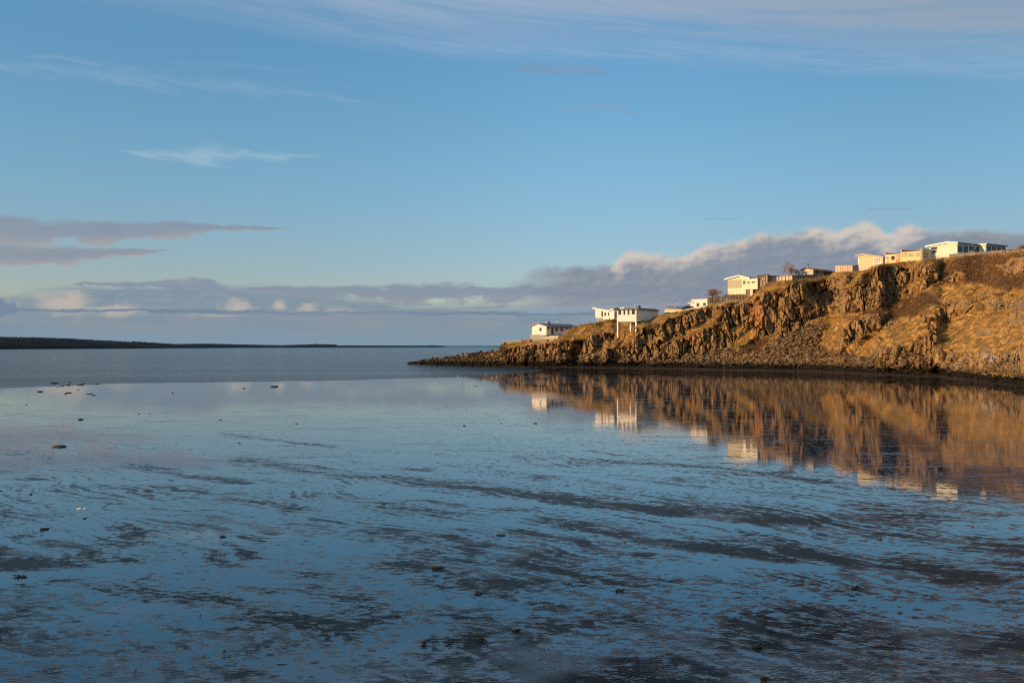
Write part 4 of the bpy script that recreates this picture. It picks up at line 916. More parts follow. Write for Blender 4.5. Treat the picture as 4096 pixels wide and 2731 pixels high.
# ---------------------------------------------------------------- cream two-storey house with the mural
def X6(x): return 2850 + x / 6.72
def Y6(y): return 1040 + y / 6.72
fr = Fr(X6(1020), 280.0, 38); a_ = lambda x, b=0: fr.aL(X6(x), b); z_ = lambda x, y, b=0: fr.z(Y6(y), a_(x, b), b)
h = thing('mural_house', fr.p(0, 0, fr.z(Y6(920))), 'two-storey cream house with black flying birds painted on its wall and a blue roof', 'house', 'houses on the headland')
prism(fr, [(a_(1018), z_(1018, 970)), (a_(410), z_(410, 970)), (a_(410), z_(410, 522)), (a_(720), z_(720, 425)), (a_(1018), z_(1018, 490))], .0, 10).build('wall', CREAM, h)
fbox(fr, a_(788), a_(412), -.03, -.003, z_(600, 757), z_(600, 533)).build('wall_panel', OLIVEP, h)
fbox(fr, a_(1208, -.25), a_(902, -.25), -.25, 4.5, z_(1050, 792), z_(1050, 502)).build('annex', CREAM, h)
r = slab(fr, [(a_(1022) , z_(1022, 478)), (a_(720), z_(720, 408)), (a_(340), z_(340, 505))], .14, -.6, 15).build('roof', RBLUE, h)
slab(fr, [(a_(1026) , z_(1026, 476)), (a_(720), z_(720, 405)), (a_(336), z_(336, 504))], .44, -.75, -.605).build('fascia', FASC, r)
fbox(fr, a_(1215, -.25), a_(1028, -.25), -.3, 4.6, z_(1050, 502) + .003, z_(1050, 494)).build('annex_roof', RDARK, r)
fbox(fr, a_(1078, -.1), a_(1022, -.1), -.1, .5, z_(1050, 980), z_(1050, 793)).build('column', CREAM, h)
fbox(fr, a_(1200, 1.), a_(905, 1.), 1.0, 1.3, z_(1050, 990), z_(1050, 793)).build('undercroft_wall', WOODB, h)
for x1, x2, y1, y2, m2_, off in ((822, 890, 556, 650, 0, 0), (932, 1012, 580, 622, 0, -.25), (1052, 1142, 570, 618, 0, -.25), (1184, 1200, 572, 604, 0, -.25), (822, 893, 790, 850, 0, 0)):
    window(h, fr, 'L', X6(x1), X6(x2), Y6(y1), Y6(y2), FW, GL if y1 < 700 else GLC, .13, off=off)
rnd = random.Random(9)
birds = [(488, 893, 8, 0), (497, 858, 15, 0), (515, 850, 8, 0), (535, 832, 11, 0), (548, 823, 6, 0), (570, 828, 6, 0), (600, 824, 12, 0), (637, 803, 7, 0), (643, 828, 13, 0), (677, 799, 8, 0), (690, 822, 10, 0), (712, 830, 9, 0), (728, 839, 10, 0),
         (882, 738, 6, 0), (910, 695, 8, -.25), (930, 692, 14, -.25), (945, 700, 8, -.25), (965, 742, 12, -.25), (985, 750, 14, -.25), (1015, 708, 12, -.25), (1042, 747, 8, -.25), (1000, 776, 16, -.25), (1038, 775, 10, -.25), (1135, 640, 9, -.25)]
for x, y, s, off in birds:
    a0 = a_(x, off); z0 = z_(x, y, off); k = s / 6.72 / F * 280 * .95; up = .5 if rnd.random() < .7 else -.3; tilt = rnd.uniform(-.4, .4); mu = MB()
    for pts in ([(-1, up + tilt), (-.45, up * .8 + .1), (0, 0), (-.05, -.16), (-.5, up * .45)], [(0, 0), (.5, up * .8 + .1), (1, up * .9 - tilt), (.5, up * .45), (.05, -.16)], [(-.12, .1), (.28, .04), (.3, -.1), (-.1, -.2)]):
        prism(fr, [(a0 + u * k, z0 + v * k) for u, v in pts], off - .02, off - .004, mu)
    mu.build('painted_bird', BLACK, h)
# wooden tower shed
fr = Fr(X6(1472), 277.2, 38); a_ = lambda x: fr.aL(X6(x)); z_ = lambda x, y: fr.z(Y6(y), a_(x))
h = thing('wooden_shed', fr.p(0, 0, fr.z(Y6(640))), 'tall brown timber shed with one small window, between the mural house and the pale fence', 'shed')
fbox(fr, 0, a_(1202), 0, 2.4, z_(1300, 760), z_(1300, 408)).build('wall', WOODB, h)
fbox(fr, -.1, a_(1196), -.12, 2.5, z_(1300, 408) + .003, z_(1300, 400)).build('roof', RBROWN, h)
fbox(fr, -.03, .2, -.05, -.003, z_(1470, 650), z_(1470, 405)).build('corner_board', WOODP, h)
for x in (1305, 1385): fbox(fr, a_(x + 12), a_(x - 8), -.04, -.003, z_(x, 700), z_(x, 560)).build('batten', WOODP, h)
window(h, fr, 'L', X6(1335), X6(1392), Y6(482), Y6(528), FW, GL, .08, proud=.1)
for i, (x1, x2, y1, y2, y3, lb_) in enumerate(((1507, 1800, 418, 428, 470, 'dark brown fence top showing behind the pale panel fence'),)):
    fence('dark_fence', PF(c6, x1, y1, y3, 283), PF(c6, x2, y2, y3, 286), WOODD, WOODD, lb_, nposts=3, seed=8)
# pale panel fence, its shaded return and the dark end
fence('panel_fence', PF(c6, 1497, 468, 600, 281), PF(c6, 2152, 403, 550, 275), WOODP, WOODB, 'sun-lit pale panel fence with dark posts, right of the timber shed', nposts=8, rails=(.9, .08), board=1.4, gap=.02, jag=0, post_w=.16, seed=9)
c2f = lambda x, y: c2(x, y)
fence('panel_fence', PF(c2f, 1790, 315, 378, 275.2), PF(c2f, 2068, 308, 368, 281.0), WOODG, WOODD, 'panel fence out of the sun, coloured grey for shade, continuing the pale fence towards the red-roofed house', nposts=5, rails=(.9, .1), board=1.2, gap=.02, jag=0, post_w=.14, seed=10)  # grey boards carry the shade of the pale fence's return in their colour
fence('panel_fence', PF(c2f, 2072, 306, 372, 276), PF(c3, 285, 478, 520, 277.5), WOODG, WOODD, 'short dark grey fence below the right part of the red-roofed house', nposts=4, board=.3, rails=(.9,), seed=11)
# ---------------------------------------------------------------- red-roofed bungalow
def X3(x): return 3200 + x / 2.412
def Y3(y): return 900 + y / 2.412
def XB(x): return 2600 + x / 3.136
def YB(y): return 1000 + y / 3.136
fr = Fr(XB(2048), 282.0, 50); a_ = lambda x: fr.aL(XB(x)); z_ = lambda x, y: fr.z(YB(y), a_(x))
h = thing('red_roof_bungalow', fr.p(0, 0, fr.z(YB(340))), 'low bungalow with a dark red gabled roof behind the fences, aerial on the ridge', 'house', 'houses on the headland')
d_ = fr.bR(X3(330)); zp = z_(1962, 232)
prism(fr, [(0, z_(2048, 380)), (a_(1908), z_(1908, 380)), (a_(1908), z_(1908, 258)), (a_(1962), zp), (0, z_(2048, 250))], 0, d_).build('wall', CREAM2, h)
r = slab(fr, [(-.75, z_(2048, 247)), (a_(1962), zp + .28), (a_(1896), z_(1896, 250))], .18, -.6, d_ + .6).build('roof', RRED, h)
fbox(fr, -.01, -.003, .1, d_ - .1, z_(2048, 372), z_(2048, 256)).build('shade_toned_side', WOODD, h)  # thin dark sheet, shade of the right-hand wall put into its colour
window(h, fr, 'L', XB(1918), XB(2032), YB(262), YB(303), FW, GLC, .08, mull=2, bars=1)
for x1, x2 in ((2066, 2080), (2108, 2140), (2148, 2178)): window(h, fr, 'R', XB(x1), XB(x2), YB(270), YB(302), WOODP, GL, .1, off=-.01)
t = thing('roof_aerial', fr.p(a_(1966), 1.0, zp + .2), 'thin television aerial on the ridge of the red-roofed bungalow', 'aerial'); q = at(XB(1967), YB(180), fr.D + 4)
MB().tube(fr.p(a_(1966), 1.0, zp + .1), (fr.p(a_(1966), 1.0, 0)[0], fr.p(a_(1966), 1.0, 0)[1], q[2]), .045).build('mast', DKPOST, t)
m_ = MB(); e = fr.p(a_(1966), 1.0, 0)
for dz, w in ((0, .9), (-.35, .6)): m_.tube((e[0] - w, e[1], q[2] + dz - .1), (e[0] + w * .8, e[1], q[2] + dz - .1), .035)
for i in range(4): m_.tube((e[0] - .7 + i * .4, e[1] - .01, q[2] - .35), (e[0] - .7 + i * .4, e[1] - .01, q[2] + .12), .025)
m_.build('antenna', DKPOST, t)
# pinkish slatted fence
def grid_fence(p, q, label, bm, pm, n=9, seed=1):
    t = fence('slat_fence', p, q, bm, pm, label, nposts=n, rails=(.95, .5, .1), board=.5, gap=.06, jag=0, post_w=.13, seed=seed); return t
grid_fence(PF(c3, 342, 393, 458, 278.5), PF(c3, 504, 388, 462, 273.5), 'pinkish white slatted fence panel left of the cream clapboard house', WOODK, TAN, 8, 20)
grid_fence(PF(c3, 507, 386, 455, 273.5), PF(c3, 560, 384, 455, 277), 'darker gridded end of the pinkish fence touching the cream clapboard house', WOODG, WOODP, 5, 21)
# ---------------------------------------------------------------- cream clapboard house
def X4(x): return 3400 + x / 6.533
def Y4(y): return 940 + y / 6.533
fr = Fr(X4(862), 278.0, 52); a_ = lambda x: fr.aL(X4(x)); z_ = lambda x, y: fr.z(Y4(y), a_(x))
h = thing('clapboard_house', fr.p(0, 0, fr.z(Y4(870))), 'cream clapboard house with maroon roof and one large curtained window on the cliff edge', 'house', 'houses on the headland')
prism(fr, [(0, z_(862, 870)), (a_(212), z_(212, 870)), (a_(212), z_(212, 545)), (a_(345), z_(345, 507)), (0, z_(862, 580))], 0, 12).build('wall', CREAM2, h)
fbox(fr, .1, a_(228), .1, 11.9, z_(500, 1010), z_(500, 870) - .003).build('basement', CREAM, h)
r = slab(fr, [(-.45, z_(880, 570)), (a_(342), z_(342, 493)), (a_(160), z_(160, 540))], .16, -.5, 16).build('roof', RRED, h)
slab(fr, [(-.5, z_(885, 568)), (a_(342), z_(342, 491)), (a_(156), z_(156, 539))], .32, -.6, -.505).build('fascia', WOODK, r)
fbox(fr, a_(226), a_(210), -.05, -.003, z_(220, 872), z_(212, 552)).build('corner_board', FASC, h)
window(h, fr, 'L', X4(630), X4(795), Y4(605), Y4(735), FW, GLC, .2, mull=2, bars=0)
# ---------------------------------------------------------------- two stepped yellow houses
fr = Fr(X4(1332), 270.5, 55); a_ = lambda x: fr.aL(X4(x)); z_ = lambda x, y: fr.z(Y4(y), a_(x))
h = thing('low_yellow_house', fr.p(0, 0, fr.z(Y4(740))), 'lower of two stepped weathered yellow houses, white ornaments in its windows', 'house', 'houses on the headland')
prism(fr, [(0, z_(1332, 820)), (a_(914), z_(914, 820)), (a_(914), z_(914, 512)), (0, z_(1332, 490))], 0, 8).build('wall', RUST, h)
prism(fr, [(0, z_(1332, 489)), (a_(934), z_(934, 503)), (a_(934), z_(934, 468)), (0, z_(1332, 486))], .3, 8).build('parapet', RBROWN, h)
fbox(fr, a_(936), a_(908), -.2, 7, z_(920, 505), z_(920, 466)).build('parapet', TAN, h)
for x1, x2, y1, y2, m2_ in ((950, 1040, 556, 668, GLC), (1084, 1165, 556, 662, GL), (1208, 1292, 542, 652, GLC)): window(h, fr, 'L', X4(x1), X4(x2), Y4(y1), Y4(y2), FR if x1 > 1000 else FW, m2_, .08, bars=1 if m2_ is GL else 0)
fbox(fr, a_(1298), a_(1202), -.03, -.003, z_(1250, 722), z_(1250, 662)).build('wall_panel', ORANGE, h)
for x, y in ((985, 655), (1000, 652), (1020, 648), (1032, 655), (1100, 652), (1118, 648), (1140, 655), (1155, 640)): p = fr.p(a_(x), -.07, z_(x, y)); MB().tube((p[0], p[1], p[2] - .14), (p[0], p[1], p[2] + .10), .12, .04, 6).build('ornament', FASC, h)
fr = Fr(X4(1872), 264.5, 55); a_ = lambda x: fr.aL(X4(x)); z_ = lambda x, y: fr.z(Y4(y), a_(x))
h = thing('upper_yellow_house', fr.p(0, 0, fr.z(Y4(690))), 'upper of two stepped yellow houses, orange-stained wall and right side coloured grey for shade', 'house', 'houses on the headland')
prism(fr, [(0, z_(1870, 760)), (a_(1334), z_(1334, 760)), (a_(1334), z_(1334, 448)), (0, z_(1870, 412))], 0, fr.bR(X4(2112))).build('wall', RUST, h)
prism(fr, [(0, z_(1870, 410)), (a_(1358), z_(1358, 440)), (a_(1358), z_(1358, 392)), (0, z_(1870, 406))], .3, 7).build('parapet', RBROWN, h)
fbox(fr, a_(1358), a_(1326), -.25, 7, z_(1340, 450), z_(1340, 386)).build('parapet', TAN, h)
fbox(fr, -.05, a_(1848), -.2, .3, z_(1860, 660), z_(1860, 352)).build('pillar', TAN, h)
fbox(fr, -.32, -.055, -.1, fr.bR(X4(2112)), z_(1872, 760), z_(1872, 356)).build('shade_toned_side', GREYG, h)  # grey layer puts shade into the colour of the yellow house's right side
for x1, x2, y1, y2, m2_ in ((1378, 1492, 490, 560, GLC), (1540, 1650, 484, 552, GLC), (1704, 1815, 478, 546, GLC)): window(h, fr, 'L', X4(x1), X4(x2), Y4(y1), Y4(y2), FR, m2_, .07)
window(h, fr, 'R', X4(1908), X4(2022), Y4(478), Y4(572), FD, GL, .1, off=-.32)
# ---------------------------------------------------------------- long white house on the top
def X5(x): return 3700 + x / 5.939
def Y5(y): return 940 + y / 5.939
fr = Fr(X5(768), 261.0, 58); a_ = lambda x, b=0: fr.aL(X5(x), b); z_ = lambda x, y: fr.z(Y5(y), a_(x))
h = thing('long_white_house', fr.p(0, 0, fr.z(Y5(440))), 'long pale house with white roof edge and a row of windows, highest on the headland', 'house', 'houses on the headland')
b1 = fr.bR(X5(1292)); 
prism(fr, [(0, z_(768, 524)), (a_(102), z_(102, 524)), (a_(102), z_(102, 272)), (a_(565), z_(565, 175)), (0, z_(768, 195))], 0, b1).build('wall', PALEY, h)
fbox(fr, .05, a_(126), .06, b1 - .1, z_(400, 640), z_(400, 524) - .003).build('basement', GREYG, h)
r = slab(fr, [(-.5, z_(778, 176)), (a_(568), z_(568, 157)), (a_(28), z_(28, 262))], .16, -.5, b1 + .2).build('roof', RDARK, h)
slab(fr, [(-.55, z_(780, 174)), (a_(568), z_(568, 154)), (a_(24), z_(24, 260))], .46, -.6, -.505).build('fascia', FASC, r)
# wing set forward at the far end
p_ = 0.0
for _ in range(40):
    k = (X5(1440) - CX) / F; p_ = -(fr.X + b1 * fr.s - k * (fr.D + b1 * fr.c)) / (fr.c + k * fr.s)
p_ = max(.5, min(p_, 8)); b2 = fr.bR(X5(1915), -p_)
zt_ = z_(768, 195) + .1
fbox(fr, -p_, 5, b1 + .005, b2, z_(768, 524), zt_).build('wing_wall', PALEY, h)
r2 = fbox(fr, -p_ - .5, 5.2, b1 - .3, b2 + .7, zt_ + .003, zt_ + .28).build('wing_roof', RDARK, h)
fbox(fr, -p_ - .52, .8, b1 - .42, b1 - .305, zt_ - .1, zt_ + .32).build('fascia', FASC, r2)
window(h, fr, 'L', X5(142), X5(296), Y5(290), Y5(340), FW, GL, .1); fbox(fr, a_(276), a_(134), -.04, -.003, z_(200, 427), z_(200, 346)).build('spandrel', FD, h)
for x1, x2, y1, y2 in ((786, 880, 260, 392), (916, 1016, 264, 400), (1050, 1150, 272, 358), (1174, 1276, 275, 394)): window(h, fr, 'R', X5(x1), X5(x2), Y5(y1), Y5(y2), FD, GL, .09)
for x1, x2, y1, y2 in ((1478, 1562, 276, 375), (1594, 1678, 284, 365), (1712, 1796, 290, 355), (1830, 1898, 295, 350)): window(h, fr, 'R', X5(x1), X5(x2), Y5(y1), Y5(y2), FD, GL, .09, off=-p_)
MB().tube(fr.p(-.1, -.15, fr.z(Y5(215))), fr.p(-.35, .9, fr.z(Y5(192))), .05).build('drainpipe', FASC, h)
fence('plank_fence', PF(c5, 580, 455, 560, 258.5), PF(c5, 1908, 352, 470, 248), WOODG, WOODG, 'long grey plank fence sloping up in front of the long pale house', nposts=14, board=.14, seed=30, posts_front=False)
fence('plank_fence', PF(c5, 1912, 345, 460, 248), PF(c5, 2500, 325, 440, 240), WOODG, WOODB, 'lower grey fence at the right edge, with a dark rail along it', nposts=6, board=.3, rails=(.93, .25), seed=31)

# ---------------------------------------------------------------- bare trees and bushes
TW = mat('bare_twigs', colour=(.24, .165, .11), rough=.9, var=.4, vscale=1.0); BARKM = mat('bark', colour=(.11, .08, .055), rough=.9, var=.3)
TWR = mat('reddish_twigs', colour=(.20, .125, .08), rough=.9, var=.4, vscale=1.0); TWG = mat('conifer_needles', colour=(.05, .07, .02), rough=.9, var=.4)
def bare_tree(name, x, ybase, D_, wpx, ytop, label, cat, seed, tm=TW, dens=1.0, upright=.5, group=None, stems=6):
    rr = random.Random(seed); p = at(x, ybase, D_); Ht = (ybase - ytop) / F * D_; W = wpx / F * D_ / 2
    t = thing(name, tuple(p), label, cat, group); tr = MB(); cr = MB()
    def grow(q, dv, L, r, lev):
        e = q + dv * L
        (tr if lev < 2 else cr).tube(q, e, r, r * .6, 5 if lev < 2 else 3)
        if lev >= 5: return
        for i in range(int((3.4 if lev < 3 else 3.0) * dens + rr.random())):
            s = q + dv * L * (.35 + .65 * rr.random()); nd = Vector((dv.x + rr.gauss(0, .55), dv.y + rr.gauss(0, .55), dv.z + rr.gauss(0, .35) + upright * .25)).normalized()
            grow(s, nd, L * (.55 + .2 * rr.random()), max(.024, r * .58), lev + 1)
    for i in range(stems):
        an = rr.random() * 6.28; sp = rr.random(); dv = Vector((math.cos(an) * W / Ht * sp * 1.9, math.sin(an) * W / Ht * sp * 1.9, .9)).normalized()
        grow(Vector(p) + Vector((math.cos(an) * .2, math.sin(an) * .2, -.6)), dv, Ht * (.42 + .14 * rr.random()), .07 * (Ht / 5), 0 if i == 0 else 1)
    tr.build('trunk', BARKM, t); cr.build('crown', tm, t); return t
bare_tree('bare_bush', X9(1600), Y9(318), 285, 66, Y9(62), 'round bare reddish brown bush above the brown board fence, left of the mural house', 'bush', 5, TWR, 1.0, .4, 'bare shrubs and trees', 9)
bare_tree('bare_tree', XB(1750), YB(318), 283, 70, YB(140), 'taller bare tree with pointed crown behind the pale panel fence', 'tree', 6, TW, 1.0, 1.1, 'bare shrubs and trees', 7)
bare_tree('bare_tree', XB(1868), YB(318), 285, 50, YB(205), 'smaller rounded bare tree between the taller tree and the red-roofed bungalow', 'tree', 7, TW, .9, .5, 'bare shrubs and trees', 6)
bare_tree('bare_bush', X8(455), Y8(470), 311, 38, Y8(415), 'low reddish brown bush beside the left end of the lowest white house', 'bush', 8, TWR, .9, .3, 'bare shrubs and trees', 9)
bare_tree('bare_bush', X5(2090), Y5(345), 262, 30, Y5(270), 'thin low bare bush at the right end of the long pale house', 'bush', 9, TW, .9, .4, 'bare shrubs and trees', 7)
bare_tree('bare_bush', X5(2300), Y5(350), 262, 90, Y5(180), 'dense brown bush rising over the fence at the right edge of the view', 'bush', 10, TW, 1.05, .5, 'bare shrubs and trees', 10)
def slope_bush(cxy, wpx, hpx, label, seed, tm=TWR, kind='shrub'):
    x, y = cxy; D_ = Dter(x, y); bare_tree(kind, x, y + 2, D_ - .6, wpx, y - hpx, label, 'shrub', seed, tm, .95, .3, 'shrubs on the slope', 8)
slope_bush(c3(1940, 690), 46, 38, 'reddish bare shrub in the middle of the right-hand grass slope', 21)
slope_bush(c3(2110, 560), 50, 24, 'dark reddish shrub beside the upper right crag, at the edge of the view', 22)
slope_bush(c3(1770, 720), 30, 26, 'thin reddish shrub left of the larger shrub on the right-hand slope', 23)
slope_bush(c3(2030, 600), 60, 26, 'spreading rust-brown shrub just under the upper right crag', 24)
slope_bush(c2(70, 950), 20, 22, 'small brown shrub on the olive grass right of the house on stilts', 25, TW)
x, y = c3(1285, 600); D_ = Dter(x, y) - 1.2; p = at(x, y, D_)
t = thing('small_conifer', tuple(p), 'small dark green conifer at the right end of the upper crag', 'tree'); MB().tube(p - [0, 0, .5], p + [0, 0, 3.6], .09, .03).build('trunk', BARKM, t)
rr = random.Random(3); m_ = MB()
for i in range(420):
    u = rr.random() ** .8; z = .4 + 3.4 * u; r_ = (1 - u) * 1.1 + .1; an = rr.random() * 6.28; q = Vector((p[0] + math.cos(an) * r_ * rr.random(), p[1] + math.sin(an) * r_ * rr.random(), p[2] + z))
    dv = Vector((math.cos(an), math.sin(an), .1)) * .35; s_ = Vector((-math.sin(an), math.cos(an), 0)) * .07
    m_.add([q - s_, q + s_, q + dv + Vector((0, 0, -.1))], [(0, 1, 2)])
m_.build('crown', TWG, t)
# ================================================================== rocks
rng = np.random.default_rng(12)
def ico(level):
    import bmesh
    bm = bmesh.new(); bmesh.ops.create_icosphere(bm, subdivisions=level, radius=1.0)
    v = np.array([x.co[:] for x in bm.verts]); f = np.array([[q.index for q in p.verts] for p in bm.faces]); bm.free(); return v, f
def rock_shapes(n, level, cuts, rs):
    v0, f0 = ico(level); o = []
    for _ in range(n):
        v = v0.copy()
        for _ in range(cuts):
            nn = rs.normal(size=3); nn /= np.linalg.norm(nn); d_ = rs.uniform(.32, .72); s = v @ nn; m_ = s > d_; v[m_] -= np.outer(s[m_] - d_, nn)
        v *= 1 + rs.normal(size=(len(v), 1)) * .008; v *= 1 / np.abs(v).max() 
        o.append(v * rs.uniform([.9, .7, .5], [1.25, 1.0, .85]))
    return o, f0
shp1, if1 = rock_shapes(20, 2, 9, rng); shp2, if2 = rock_shapes(16, 2, 9, rng)
def rotm(a, b, c_):
    ca, sa, cb, sb, cc, sc = math.cos(a), math.sin(a), math.cos(b), math.sin(b), math.cos(c_), math.sin(c_)
    return np.array([[ca, -sa, 0], [sa, ca, 0], [0, 0, 1]]) @ np.array([[1, 0, 0], [0, cb, -sb], [0, sb, cb]]) @ np.array([[cc, 0, sc], [0, 1, 0], [-sc, 0, cc]])
def scatter(pts, sizes, shapes, faces, flat=1.0):
    V_, F_ = [], []; n = 0
    for p, s in zip(pts, sizes):
        v = shapes[rng.integers(len(shapes))] @ rotm(rng.uniform(0, 6.28), rng.normal() * .5, rng.normal() * .5).T * s; v[:, 2] *= flat
        V_.append(v + p); F_.append(faces + n); n += len(v)
    return np.concatenate(V_), np.concatenate(F_)
def rock_b(c_, c2_, c3_, stain=0):
    def f(t, b):
        p = posn(); n = noise(p, .9, 5, .6); n2 = noise(p, 4.0, 5, .65)
        cc = mixc(n2.sstep(.55, .75) * .5, mixc(n.sstep(.35, .65), c_, c2_), c3_)
        if stain: cc = mixc((stain - sep(p)[2] + (n - .5) * 4.0).sstep(.0, 2.0) * .75, cc, (.030, .026, .020))
        t.links.new(cc.v, b.inputs['Base Color'])
        bp = t.nodes.new('ShaderNodeBump'); bp.inputs['Strength'].default_value = .5; bp.inputs['Distance'].default_value = .12
        t.links.new(n2.v, bp.inputs['Height']); t.links.new(bp.outputs[0], b.inputs['Normal']); b.inputs['Specular IOR Level'].default_value = .2
    return f
TALUS = mat('scree_rock', rock_b((.075, .052, .030), (.25, .165, .085), (.33, .24, .14), 3.4)); WEEDR = mat('weedy_rock', rock_b((.006, .006, .004), (.022, .017, .009), (.035, .028, .010)), rough=.6)
SPITR = mat('spit_rock', rock_b((.022, .018, .014), (.12, .082, .05), (.18, .13, .08), 1.6)); STONE = mat('shore_stone', rock_b((.035, .035, .028), (.085, .078, .05), (.12, .115, .06)), rough=.6)
Pw = PW.reshape(-1, 3); tal = (talus * (1 - weed)).ravel(); wdv = weed.ravel(); xv = XX.ravel(); hv = hgt.ravel(); Mv = Msoft.ravel(); dD_ = np.repeat(Db[None], NR, 0).ravel()
def pick(weight, n):
    weight = np.clip(weight, 0, None); w = weight / weight.sum(); return rng.choice(len(w), n, replace=False, p=w)
# the largest boulders, one object each
def boulders(idx, sizes, name, label, group, m_, flat=1.0):
    prot = []
    for k, (i, s) in enumerate(zip(idx, sizes)):
        if k < 16:
            v = shp2[k % 16]; o = mesh_obj(name, v, if2, m_); prot.append(o)
        else: o = prot[k % 16].copy(); C.objects.link(o)
        o.location = Pw[i] + np.array([0, -.25, .12 * s]); o.scale = (s, s, s * flat); o.rotation_euler = (rng.normal() * .4, rng.normal() * .4, rng.uniform(0, 6.28))
        tag(o, label, 'boulder', group)
area = (np.clip(XX, 0, 9e9) > 0).ravel().astype(float)
low = np.exp(-hv / 45.0)
vis = (xv < 4080)
i_ = pick((tal > .5) * vis * (.3 + low), 56); boulders(i_, rng.uniform(.75, 1.35, 56), 'boulder', 'angular brown boulder in the scree below the cliffs', 'boulders in the scree', TALUS, .8)
foot = ((wdv < .5) & (hv < 4.2 * F / dD_) & (Mv > .4)).astype(float) * vis * (xv > 1180 * K_)
i_ = pick(foot, 36); boulders(i_, rng.uniform(.6, 1.15, 36), 'boulder', 'fallen grey-brown boulder lying against the foot of the cliff face', 'boulders at the cliff foot', TALUS, .85)
spm = ((xv < 1165 * K_) & (xv > 965 * K_)).astype(float)
i_ = pick(spm * (wdv < .8), 30); boulders(i_, rng.uniform(.7, 1.3, 30), 'boulder', 'rounded dark boulder on the low rocky spit', 'boulders on the spit', SPITR, .75)
# the countless rest
i_ = pick(tal * (.35 + low * .9) + foot * .25, 4600); s_ = np.clip(rng.lognormal(-1.0, .55, len(i_)), .12, 1.1)
V_, F_ = scatter(Pw[i_] + np.array([0, -.1, 0]) + rng.normal(size=(len(i_), 3)) * .25, s_, shp1, if1, .8); tag(mesh_obj('scree', V_, F_, TALUS), 'loose grey-brown rubble covering the slope below the cliffs', 'rubble', kind='stuff')
i_ = pick(spm * (1.2 - wdv) + .001 * spm, 1100); s_ = np.clip(rng.lognormal(-.75, .4, len(i_)), .2, .95)
V_, F_ = scatter(Pw[i_] + rng.normal(size=(len(i_), 3)) * .3, s_, shp1, if1, .75); tag(mesh_obj('spit_rubble', V_, F_, SPITR), 'dark rubble heaped along the rocky spit', 'rubble', kind='stuff')
i_ = pick(wdv * (xv < 4400), 4200); s_ = np.clip(rng.lognormal(-1.0, .4, len(i_)), .12, .8)
V_, F_ = scatter(Pw[i_] + rng.normal(size=(len(i_), 3)) * [.5, .8, .1] - [0, .3, 0], s_, shp1, if1, .6); tag(mesh_obj('seaweed_rocks', V_, F_, WEEDR), 'black-brown seaweed covered stones along the tide line below the cliffs', 'seaweed', kind='stuff')
# weed strewn out on the sand in front of the foot
n_ = 900; xx = rng.uniform(1200 * K_, 4400, n_) ; Dn_ = np.interp(xx, xs, Db) - rng.exponential(1.0 + 3.2 * sm(xx, 1950 * K_, 2352 * K_)) - .3
zz = np.interp(xx, xs, H + (HY - yb) / F * Db) * sm(Dn_, np.interp(xx, xs, Db) * .935, np.interp(xx, xs, Db))
pp = np.stack([(xx - CX) / F * Dn_, Dn_, zz + .02], -1); V_, F_ = scatter(pp, rng.uniform(.15, .6, n_), shp1, if1, .28)
tag(mesh_obj('seaweed', V_, F_, WEEDR), 'dark seaweed washed up on the sand at the foot of the headland', 'seaweed', kind='stuff')

# ================================================================== dry grass tufts
def grass_b(t, b):
    p = posn(); n = noise(p, .5, 4, .6); n2 = noise(p, 3.0, 3, .6); n3 = noise(p, .16, 4, .6)
    c0 = mixc(n.sstep(.35, .65), (.27, .16, .055), (.60, .385, .14)); c0 = mixc(n2.sstep(.5, .7) * .5, c0, (.70, .50, .23)); c0 = mixc(n3.sstep(.54, .66) * .6, c0, (.15, .11, .035))
    px, py, pz = sep(p); sk_ = noise(xyz(px * .35 + pz * .35, py * .3, pz * 2.2 - px * 1.25), 1.0, 5, .65)
    c0 = mixc(sk_.sstep(.47, .59) * .7, c0, (.16, .092, .03))
    t.links.new(c0.v, b.inputs['Base Color']); b.inputs['Specular IOR Level'].default_value = .1
GRASS = mat('dry_grass_blades', grass_b)
gw = ((1 - Msoft) * (1 - weed) * (1 - talus) * (1 - .75 * heath) * (1 - .5 * olive)).ravel() * (xv > 1150 * K_) * (hv > 6)
patch = (fbm(X0 / 3.0, Y0 / 3.0, Z0 / 3.0, 3, 99) > .46).ravel(); gw = gw * (.25 + patch)
crest = np.repeat(sm(T, .93, 1.0), NC, 1).ravel()
i_ = pick(gw * (1 + 2.5 * crest) , 40000)
P_ = Pw[i_]; nb = 4; n = len(i_)
hg = (rng.uniform(.14, .38, n) * (1 + .5 * crest[i_]))[:, None]
V_ = []; base = np.repeat(P_[:, None], nb, 1) + rng.normal(size=(n, nb, 3)) * [.22, .22, .03] - [0, 0, .08]
an = rng.uniform(0, 6.28, (n, nb)); wd_ = .035 + .04 * rng.random((n, nb))
dirv = np.stack([.45 + .35 * rng.normal(size=(n, nb)), -.15 + .35 * rng.normal(size=(n, nb)), np.ones((n, nb))], -1) * (hg * (.6 + .6 * rng.random((n, nb))))[..., None]
sv = np.stack([np.cos(an), np.sin(an), 0 * an], -1) * wd_[..., None]
V_ = np.stack([base - sv, base + sv, base + dirv], 2).reshape(-1, 3); F_ = np.arange(len(V_)).reshape(-1, 3)
tag(mesh_obj('dry_grass', V_, F_, GRASS), 'dry golden grass covering the slopes and the cliff top', 'grass', kind='stuff')
i_ = pick(gw * (hv > 10) * (.3 + crest), 3200); P_ = Pw[i_]; n = len(i_); nb = 16
base = np.repeat(P_[:, None], nb, 1) + rng.normal(size=(n, nb, 3)) * [.16, .16, .02] - [0, 0, .1]; an = rng.uniform(0, 6.28, (n, nb)); sz_ = rng.uniform(.35, .75, (n, 1, 1))
